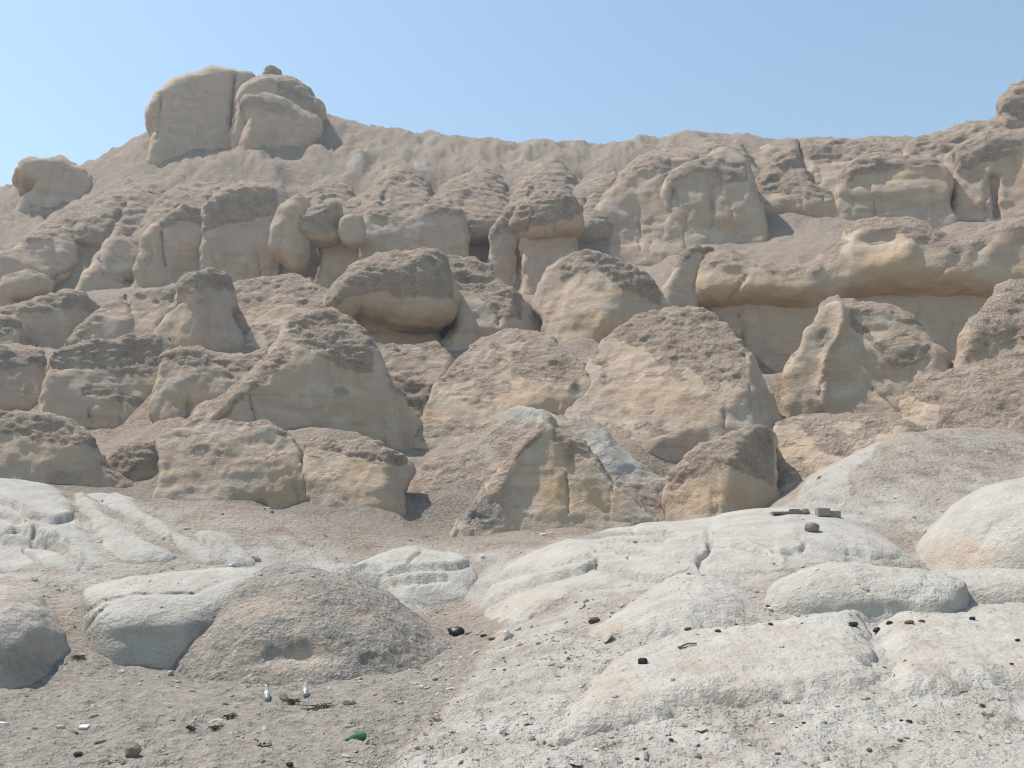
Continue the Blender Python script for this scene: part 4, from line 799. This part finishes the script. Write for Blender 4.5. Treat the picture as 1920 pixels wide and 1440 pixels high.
# ------------------------------------------------------------------ solve the ground under the rocks, then build both
rock_controls()
ctrl = np.array(ctrl)
def kern(A, B):
    return np.hypot(A[:, None, 0] - B[None, :, 0], A[:, None, 1] - B[None, :, 1])
_n = len(ctrl)
_K = kern(ctrl, ctrl) - np.eye(_n) * 1.0        # slight smoothing
_Pm = np.c_[np.ones(_n), ctrl[:, :2]]
_A = np.block([[_K, _Pm], [_Pm.T, np.zeros((3, 3))]])
_w = np.linalg.solve(_A, np.r_[ctrl[:, 2], 0, 0, 0])
def terr(x, y):
    P = np.c_[np.ravel(x), np.ravel(y)]; out = np.empty(len(P))
    for i in range(0, len(P), 20000):
        q = P[i:i + 20000]
        out[i:i + 20000] = kern(q, ctrl) @ _w[:_n] + _w[_n] + q @ _w[_n + 1:]
    return out.reshape(np.shape(x))
terrain()
for _a, _k in SPECS: build_rock(*_a, **_k)
for _i, (_l, _p, _h, _w2, _k) in enumerate(SLABS): build_slab(_l, _p, _h, _w2, seed=_i * 3.3, **_k)

# ------------------------------------------------------------------ loose things on the ground
bpy.context.view_layer.update()
DG = bpy.context.evaluated_depsgraph_get()
def hit(u, v):
    d = Vector(rays(u, v)).normalized()
    ok, p, n, _, ob, _ = sc.ray_cast(DG, Vector((0, 0, CAMZ)), d)
    return (p, n) if ok else (Vector(pt(u, v, 12.0)), Vector((0, 0, 1)))
M_CHAR = simple('charcoal', (0.022, 0.021, 0.022), .85, .4, 60, bump=.8)
M_RED = simple('burnt_red_stone', (0.10, 0.045, 0.032), .8, .4, 60, bump=.8)
M_BROWN = simple('brown_litter', (0.13, 0.075, 0.04), .85, .4, 50, bump=.6)
M_GREY = simple('grey_stone', (0.20, 0.185, 0.165), .9, .3, 25, bump=.6)
M_TAN = simple('tan_stone', (0.22, 0.175, 0.13), .9, .3, 25, bump=.6)
M_WHITE = simple('white_plastic', (0.60, 0.60, 0.60), .4, .08, 30, bump=.2)
M_CONC = simple('concrete', (0.24, 0.225, 0.20), .95, .2, 40, bump=.5)
M_CLEAR = simple('clear_plastic', (0.42, 0.44, 0.44), .2, .15, 40, trans=.5, bump=0)
M_LABEL = simple('blue_white_label', (0.36, 0.39, 0.46), .5, .2, 14, bump=0)
M_GREEN = simple('green_glass', (0.03, 0.20, 0.06), .12, .1, 10, trans=.35, bump=0)
M_FOIL = simple('dark_foil', (0.03, 0.05, 0.03), .4, .2, 30, bump=0)
M_BLACK = simple('black_plastic', (0.012, 0.013, 0.016), .35, .3, 30, bump=.6)
M_WOOD = simple('grey_wood', (0.20, 0.18, 0.155), .9, .35, 40, bump=.5)
M_TWIG = simple('dry_twig', (0.085, 0.055, 0.045), .9, .35, 40, bump=.2)
M_CLOTH = simple('grey_cloth', (0.26, 0.24, 0.215), .95, .25, 30, bump=.5)
M_BLUE = simple('blue_tin', (0.25, 0.42, 0.62), .3, .2, 40, metallic=.4, bump=0)
_t = (1 + 5 ** .5) / 2
ICO_V = np.array([(-1,_t,0),(1,_t,0),(-1,-_t,0),(1,-_t,0),(0,-1,_t),(0,1,_t),(0,-1,-_t),(0,1,-_t),(_t,0,-1),(_t,0,1),(-_t,0,-1),(-_t,0,1)]) / math.hypot(1, _t)
ICO_F = np.array([(0,11,5),(0,5,1),(0,1,7),(0,7,10),(0,10,11),(1,5,9),(5,11,4),(11,10,2),(10,7,6),(7,1,8),(3,9,4),(3,4,2),(3,2,6),(3,6,8),(3,8,9),(4,9,5),(2,4,11),(6,2,10),(8,6,7),(9,8,1)])
def ico2():
    V = list(map(tuple, ICO_V)); F = []; c = {}
    def mid(a, b):
        k = (min(a, b), max(a, b))
        if k not in c:
            p = (np.array(V[a]) + V[b]) / 2; V.append(tuple(p / np.linalg.norm(p))); c[k] = len(V) - 1
        return c[k]
    for a, b, d in ICO_F:
        x, y, z = mid(a, b), mid(b, d), mid(d, a); F += [(a, x, z), (x, b, y), (z, y, d), (x, y, z)]
    return np.array(V), np.array(F)
I2V, I2F = ico2()
RS = np.random.RandomState(11)
def rotz(V, a):
    c, s_ = math.cos(a), math.sin(a); return np.stack([V[:, 0] * c - V[:, 1] * s_, V[:, 0] * s_ + V[:, 1] * c, V[:, 2]], 1)
def lump(name, label, cat, u, v, wpx, mat, h=.6, group=None, rough=.28, d=.8, flat=False):
    p, n = hit(u, v); w = wpx * p.length / FPX * .5
    off = RS.uniform(0, 50, 3)
    V = I2V * (1 + rough * fbm(I2V * 1.6 + off, 2))[:, None]
    V = np.sign(V) * np.abs(V) ** .85
    V = rotz(V, RS.uniform(0, 6.3)) * [w, w * d, w * h]; V[:, 2] += w * h * .62
    o = mesh_np(name, V, I2F, mat)
    o.location = p; o.rotation_euler = Vector((0, 0, 1)).rotation_difference((n + Vector((0, 0, 1.5))).normalized()).to_euler()
    if not flat: o.data.polygons.foreach_set('use_smooth', np.zeros(len(I2F), bool))
    return tag(o, label, cat, group)
def lathe(prof, n=20):
    V, Q = [], []
    for r, z in prof:
        for k in range(n): V.append((r * math.cos(2 * math.pi * k / n), r * math.sin(2 * math.pi * k / n), z))
    for i in range(len(prof) - 1):
        for k in range(n): Q.append((i * n + k, i * n + (k + 1) % n, (i + 1) * n + (k + 1) % n, (i + 1) * n + k))
    return np.array(V), np.array(Q)
def thing(name, label, cat, loc, group=None):
    e = bpy.data.objects.new(name, None); COL.objects.link(e); e.location = loc; e.empty_display_size = .1
    return tag(e, label, cat, group)
def part(name, V, Q, mat, parent):
    o = mesh_np(name, V, Q, mat); o.parent = parent; return o
def bottle(label, a, b, L, mats, r=.032, lift=0.0):
    """lies on the ground with its base at pixel a and its mouth at pixel b"""
    pa, na = hit(*a); pb, nb = hit(*b); ax = ((pb - pa).normalized() + Vector((0, 0, lift))).normalized()
    e = thing('bottle', label, 'bottle', pa + Vector((0, 0, r * .5)))
    e.rotation_euler = ax.to_track_quat('Z', 'Y').to_euler()
    part('body', *lathe([(0, 0), (r * .85, 0), (r, .01), (r, L * .22), (r * .96, L * .3), (r, L * .38), (r, L * .62), (r * .8, L * .74), (r * .42, L * .86), (r * .38, L * .95), (0, L * .95)]), mats[0], e)
    if mats[1]: part('label', *lathe([(r * 1.015, L * .3), (r * 1.015, L * .52)]), mats[1], e)
    part('cap', *lathe([(r * .44, L * .93), (r * .46, L * .935), (r * .46, L), (0, L)]), mats[2], e)
def box(sx, sy, sz, bev=.06):
    import bmesh
    bm = bmesh.new(); bmesh.ops.create_cube(bm, size=1.0)
    for q in bm.verts: q.co = Vector((q.co.x * sx, q.co.y * sy, (q.co.z + .5) * sz))
    bmesh.ops.bevel(bm, geom=bm.edges[:], offset=min(sx, sy, sz) * bev, segments=2, affect='EDGES')
    me = bpy.data.meshes.new('m'); bm.to_mesh(me); bm.free(); return me
def block(name, label, cat, u, v, sx, sy, sz, rz, mat, group=None, tilt=0.0):
    p, n = hit(u, v); o = bpy.data.objects.new(name, box(sx, sy, sz)); o.data.name = name; COL.objects.link(o)
    o.data.materials.append(mat); o.location = p - Vector((0, 0, .01)); o.rotation_euler = (tilt, 0, rz)
    for q in o.data.vertices: q.co += Vector(RS.normal(0, .004, 3))
    return tag(o, label, cat, group)
def tube(pts, r, n=6):
    pts = [Vector(p) for p in pts]; V, Q = [], []
    for i, p in enumerate(pts):
        t = (pts[min(i + 1, len(pts) - 1)] - pts[max(i - 1, 0)]).normalized(); x = t.orthogonal().normalized(); y = t.cross(x)
        rr = r * (1 - .5 * i / len(pts))
        for k in range(n): V.append(p + (x * math.cos(2 * math.pi * k / n) + y * math.sin(2 * math.pi * k / n)) * rr)
    for i in range(len(pts) - 1):
        for k in range(n): Q.append((i * n + k, i * n + (k + 1) % n, (i + 1) * n + (k + 1) % n, (i + 1) * n + k))
    return np.array([tuple(v) for v in V]), np.array(Q)

bottle('clear plastic bottle with a pale label tipped in the sand below the grey dome', (501, 1316), (488, 1290), .27, (M_CLEAR, M_LABEL, M_WHITE), .034, .6)
bottle('short clear plastic bottle with a bluish label in the sand beside dry roots', (573, 1308), (567, 1288), .22, (M_CLEAR, M_LABEL, M_WHITE), .032, .7)
bottle('green glass bottle lying on its side in the sandy hollow', (683, 1383), (641, 1394), .25, (M_GREEN, None, M_FOIL), .034)
block('concrete_block', 'taller grey concrete block at the top of the white plates', 'block', 1543, 967, .27, .2, .17, .08, M_CONC, 'concrete blocks on the white plates')
block('concrete_block', 'lower grey concrete block touching the taller block', 'block', 1563, 969, .26, .2, .13, -.1, M_CONC, 'concrete blocks on the white plates')
block('stone_plank', 'flat broken stone strip at the back of the white plates', 'stone', 1470, 963, .55, .16, .05, .1, M_GREY)
block('stone_plank', 'short upright broken stone at the back of the white plates', 'stone', 1490, 963, .22, .14, .1, -.2, M_GREY)
lump('stone', 'pale rounded stone at the end of the broken stone strip', 'stone', 1509, 963, 18, M_GREY, .6)
lump('stone', 'lone grey domed stone sitting on the white cracked plates', 'stone', 1523, 996, 25, M_GREY, .8, rough=.15)
lump('stone', 'rough brown fist sized stone on the sand', 'stone', 249, 1416, 27, M_TAN, .9)
lump('stone', 'dark red stone on the rubble slope', 'stone', 1115, 1168, 22, M_RED, .6)
lump('charcoal_lump', 'large black lump on the front slope below a grey stick', 'charcoal', 1205, 1244, 18, M_CHAR, .7)
for u, v, w, l in [(1645,1183,13,'blocky black charcoal lump at the head of the gravel channel'),(1600,1174,16,'broken black charcoal beside a low white bump under the loaf shaped roll'),(1668,1170,11,'small black cinder between the charcoal and the brown scraps under the roll'),
                   (1823,1162,10,'flat black flake alone near the upper rim of the right front slab'),(1440,1138,7,'tiny black chip touching the white scrap in the sandy gap'),(1445,1172,9,'black chip on the sandy gap below the white scrap'),
                   (1258,1389,9,'black pebble at the foot of the front slab lip'),(1705,1355,10,'oval black stone on the gravel below the gravel channel'),(1195,1425,9,'small black stone on the bare gravel left of a brown scrap')]:
    lump('charcoal_lump', l, 'charcoal', u, v, w, M_CHAR, .6, 'charcoal scattered on the bleached slope')
for u, v, w in [(1908,1202,8),(1507,1357,7),(1897,1246,6),(1690,1352,6)]:
    lump('charcoal_lump', 'tiny black chip on pale ground of the front slope', 'charcoal', u, v, w, M_CHAR, .6, 'charcoal scattered on the bleached slope')
for u, v, w, l in [(1290,1181,13,'dark reddish twisted fragment below the small low white dome'),(1346,1184,11,'reddish flat fragment on sand in front of the small white dome'),(1842,1324,10,'reddish brown fragment below the right front slab'),
                   (1575,1437,10,'dark rusty fragment at the bottom of the gravel'),(1380,1171,6,'tiny red chip between the small white dome and the front slab')]:
    lump('red_fragment', l, 'fragment', u, v, w, M_RED, .45, 'reddish fragments on the bleached slope')
for u, v, w, l in [(1705,1169,15,'dark brown scrap under the right end of the loaf shaped roll'),(1728,1166,11,'orange brown scrap under the right end of the loaf shaped roll'),(1630,1407,10,'yellowish brown scrap on the bare gravel'),
                   (1458,1415,11,'brown scrap with curled edge on the bare gravel'),(1688,1389,10,'dark brown chip on the gravel below the oval black stone')]:
    lump('brown_fragment', l, 'litter', u, v, w, M_BROWN, .45, 'brown scraps on the bleached slope')
# crumpled black bag and driftwood in the gully
p, n = hit(856, 1190); w = 17 * p.length / FPX
V = I2V * (1 + .55 * fbm(I2V * 2.6 + 4, 3))[:, None] * [w, w * .7, w * .55]; V[:, 2] += w * .3
o = mesh_np('plastic_bag', V, I2F, M_BLACK); o.location = p; tag(o, 'crumpled black plastic bag at the foot of the grey dome', 'bag')
lump('wood_scrap', 'short dark wood scrap beside the crumpled black bag', 'wood', 878, 1189, 13, M_WOOD, .4, d=.4)
lump('wood_scrap', 'dark wood chip on the gully floor between bag and white cup', 'wood', 907, 1193, 13, M_CHAR, .35, d=.4)
lump('wood_scrap', 'grey brown wood chip nearest the white cup', 'wood', 922, 1199, 14, M_BROWN, .35, d=.5)
lump('plastic_cup', 'crushed white cup at the edge of the rubble slope', 'cup', 950, 1190, 13, M_WHITE, .8)
lump('plastic_scrap', 'small white plastic scrap on the sand between the dome and the slope', 'litter', 790, 1290, 8, M_WHITE, .8)
lump('plastic_scrap', 'white plastic scrap in the sandy gap beside the loaf shaped roll', 'litter', 1443, 1143, 9, M_WHITE, .6)
lump('plastic_scrap', 'tiny white scrap on the gravel below the front slab lip', 'litter', 1447, 1356, 8, M_WHITE, .4)
lump('stone', 'small white stone on gravel behind the middle slab', 'stone', 905, 1046, 9, M_WHITE, .9)
lump('stone', 'flat white stone at the rim below the pointed cone', 'stone', 1018, 1003, 11, M_WHITE, .4)
p, n = hit(430, 1061); e = thing('drink_can', 'crushed blue and white can at the foot of the brown mound', 'can', p)
e.rotation_euler = (0, 1.4, .3); part('body', *lathe([(0, 0), (.03, 0), (.033, .01), (.031, .06), (.033, .115), (.026, .125), (0, .123)]), M_BLUE, e)
# stick on the slope
p, n = hit(1272, 1216); q, n2 = hit(1306, 1209)
V, Q = tube([p + Vector((0, 0, .01)), (p + q) / 2 + Vector((0, 0, .035)), q + Vector((0, 0, .015))], .016)
o = mesh_np('stick', V - np.array(p), Q, M_WOOD); o.location = p; tag(o, 'weathered grey stick lying on the bleached slope', 'stick')
# torn bag on a black strap
p, n = hit(492, 1400); m_ = p.length / FPX
e = thing('torn_bag', 'torn grey bag with a black strap loop lying on the sand', 'bag', p)
loop = [(-20, 18), (-14, 13), (-9, 6), (-8, -2), (2, -5), (14, -4), (17, -1), (12, 2)]
V, Q = tube([(x * m_, y * m_ * 1.2, .012 + .03 * (y > 0)) for x, y in loop], .007); part('strap', V, Q, M_BLACK, e)
gx, gy = np.meshgrid(np.linspace(-8, 12, 9), np.linspace(-4, 10, 7), indexing='ij')
V = np.stack([gx * m_, gy * m_ * (1 - (gx + 8) * .02), .03 + .03 * fbm(np.stack([gx * .2, gy * .2, gx * 0], -1), 2)], -1).reshape(-1, 3); i = np.arange(63).reshape(9, 7)
part('sheet', V, np.stack([i[:-1, :-1], i[1:, :-1], i[1:, 1:], i[:-1, 1:]], -1).reshape(-1, 4), M_CLOTH, e)
block('plank', 'pale painted plank end lying at the left edge of the sand', 'plank', 2, 1358, .2, .06, .03, -.5, M_WHITE)
block('board_scrap', 'small whitish board scrap with a dark underside on the sand', 'board', 158, 1366, .09, .06, .035, .1, M_WHITE, tilt=.3)
block('board_scrap', 'thin dark edged splinter beside the whitish board scrap', 'wood', 139, 1373, .1, .02, .015, -.6, M_WOOD)
lump('stone', 'flat grey stone on the sand between the board scrap and the brown stone', 'stone', 188, 1392, 22, M_GREY, .3, d=.5)
lump('charcoal_lump', 'black lump on the sand left of the brown stone', 'charcoal', 146, 1416, 14, M_CHAR, .5)
lump('charcoal_lump', 'dark cinder lump at the bottom of the sandy hollow', 'charcoal', 543, 1436, 13, M_CHAR, .6)
def twigs(label, u, v, wpx, n):
    p, nn = hit(u, v); w = wpx * p.length / FPX * .5; VV, QQ, k = [], [], 0
    for _ in range(n):
        a = RS.uniform(0, 6.3); r = w * RS.uniform(.3, 1); c = Vector((RS.normal(0, w * .3), RS.normal(0, w * .3), .01))
        d = Vector((math.cos(a), math.sin(a), RS.uniform(0, .5)))
        V, Q = tube([c - d * r * .5 + Vector((0, 0, .01)), c + Vector(RS.normal(0, .01, 3)) + Vector((0, 0, .02)), c + d * r], .006, 4)
        V[:, 2] = np.maximum(V[:, 2], -.01); VV.append(V); QQ.append(Q + k); k += len(V)
    o = mesh_np('dry_twigs', np.concatenate(VV), np.concatenate(QQ), M_TWIG); o.location = p
    tag(o, label, 'twigs')
twigs('dark tangle of dry twigs at the mouth of the left gully', 147, 1234, 24, 26)
twigs('flattened dark twig clump on the sand left of the torn bag', 358, 1368, 20, 24)
twigs('loose dry root clump just right of the flattened twig clump', 404, 1368, 22, 20)
twigs('dry brown root clump on the sand above the twig clumps', 430, 1347, 26, 24)
twigs('tangle of dry roots in the sand between the two clear bottles', 545, 1318, 44, 34)
twigs('dry root heap on the sand right of the short bottle', 600, 1330, 60, 34)

# loose stones and flakes nobody could count
def scatter(name, n, region, size, flat, wmix, seed):
    rs = np.random.RandomState(seed); VV, FF, A = [], [], []
    x0, x1, y0, y1 = region; got = 0
    xs = rs.uniform(x0, x1, n * 3); ys = y0 + (y1 - y0) * rs.uniform(0, 1, n * 3) ** 1.5
    dens = fbm(np.stack([xs * .6, ys * .6, xs * 0 + seed], -1), 3)
    for x, y, d in zip(xs, ys, dens):
        if got >= n: break
        if d < rs.uniform(-.6, .5): continue
        if abs(x) > .62 * y + 1: continue
        ok, p, nn, _, ob, _ = sc.ray_cast(DG, Vector((x, y, 12.0)), Vector((0, 0, -1)))
        if not ok or p.z > 4.5 or nn.z < .45: continue
        bare = ob.name.startswith(('bleached', 'rock_mound'))
        if bare and rs.uniform() < .86: continue
        r = size * math.exp(rs.normal(0, .65)) * (.75 + .03 * y)
        V = ICO_V * rs.uniform(.6, 1.25, (12, 1)) * [1, rs.uniform(.5, 1), flat * rs.uniform(.6, 1.3)] * r
        V = rotz(V, rs.uniform(0, 6.3))
        R3 = np.array(Vector((0, 0, 1)).rotation_difference((nn + Vector(rs.normal(0, .2, 3))).normalized()).to_matrix())
        VV.append(V @ R3.T + np.array(p) + np.array(nn) * r * flat * .35); FF.append(ICO_F + 12 * got); A.append(np.full(12, np.clip(rs.normal(.95 if bare else wmix, .25), 0, 1))); got += 1
    a = np.concatenate(A)
    o = mesh_np(name, np.concatenate(VV), np.concatenate(FF), ROCK, dict(white=a, gravel=np.clip(.8 - a, 0, 1), sand=np.zeros(len(a))))
    o.data.polygons.foreach_set('use_smooth', np.zeros(len(o.data.polygons), bool))
    tag(o, kind='stuff')
scatter('rubble_flakes', 2000, (-1.5, 9, 7, 15), .014, .4, .98, 3)
scatter('gravel', 1700, (-9, 3, 7, 20), .012, .55, .5, 5)
scatter('rubble', 900, (-14, 14, 13, 26), .018, .5, .7, 9)
# ------------------------------------------------------------------ haze
def haze():
    x0, x1, y0, y1, z0, z1 = -140, 140, -40, 140, -4, 60
    V = [(x, y, z) for x in (x0, x1) for y in (y0, y1) for z in (z0, z1)]
    Q = [(0, 1, 3, 2), (4, 6, 7, 5), (0, 4, 5, 1), (2, 3, 7, 6), (0, 2, 6, 4), (1, 5, 7, 3)]
    m = bpy.data.materials.new('haze'); m.use_nodes = True; nt = m.node_tree
    nt.nodes.remove(nt.nodes['Principled BSDF'])
    v = nd(nt, 'ShaderNodeVolumePrincipled'); v.inputs['Color'].default_value = (0.86, 0.92, 1.0, 1); v.inputs['Density'].default_value = 0.0011; v.inputs['Anisotropy'].default_value = 0.4
    nt.links.new(v.outputs[0], nt.nodes['Material Output'].inputs['Volume'])
    o = mesh_np('haze', V, np.array(Q), m); tag(o, kind='stuff')
haze()
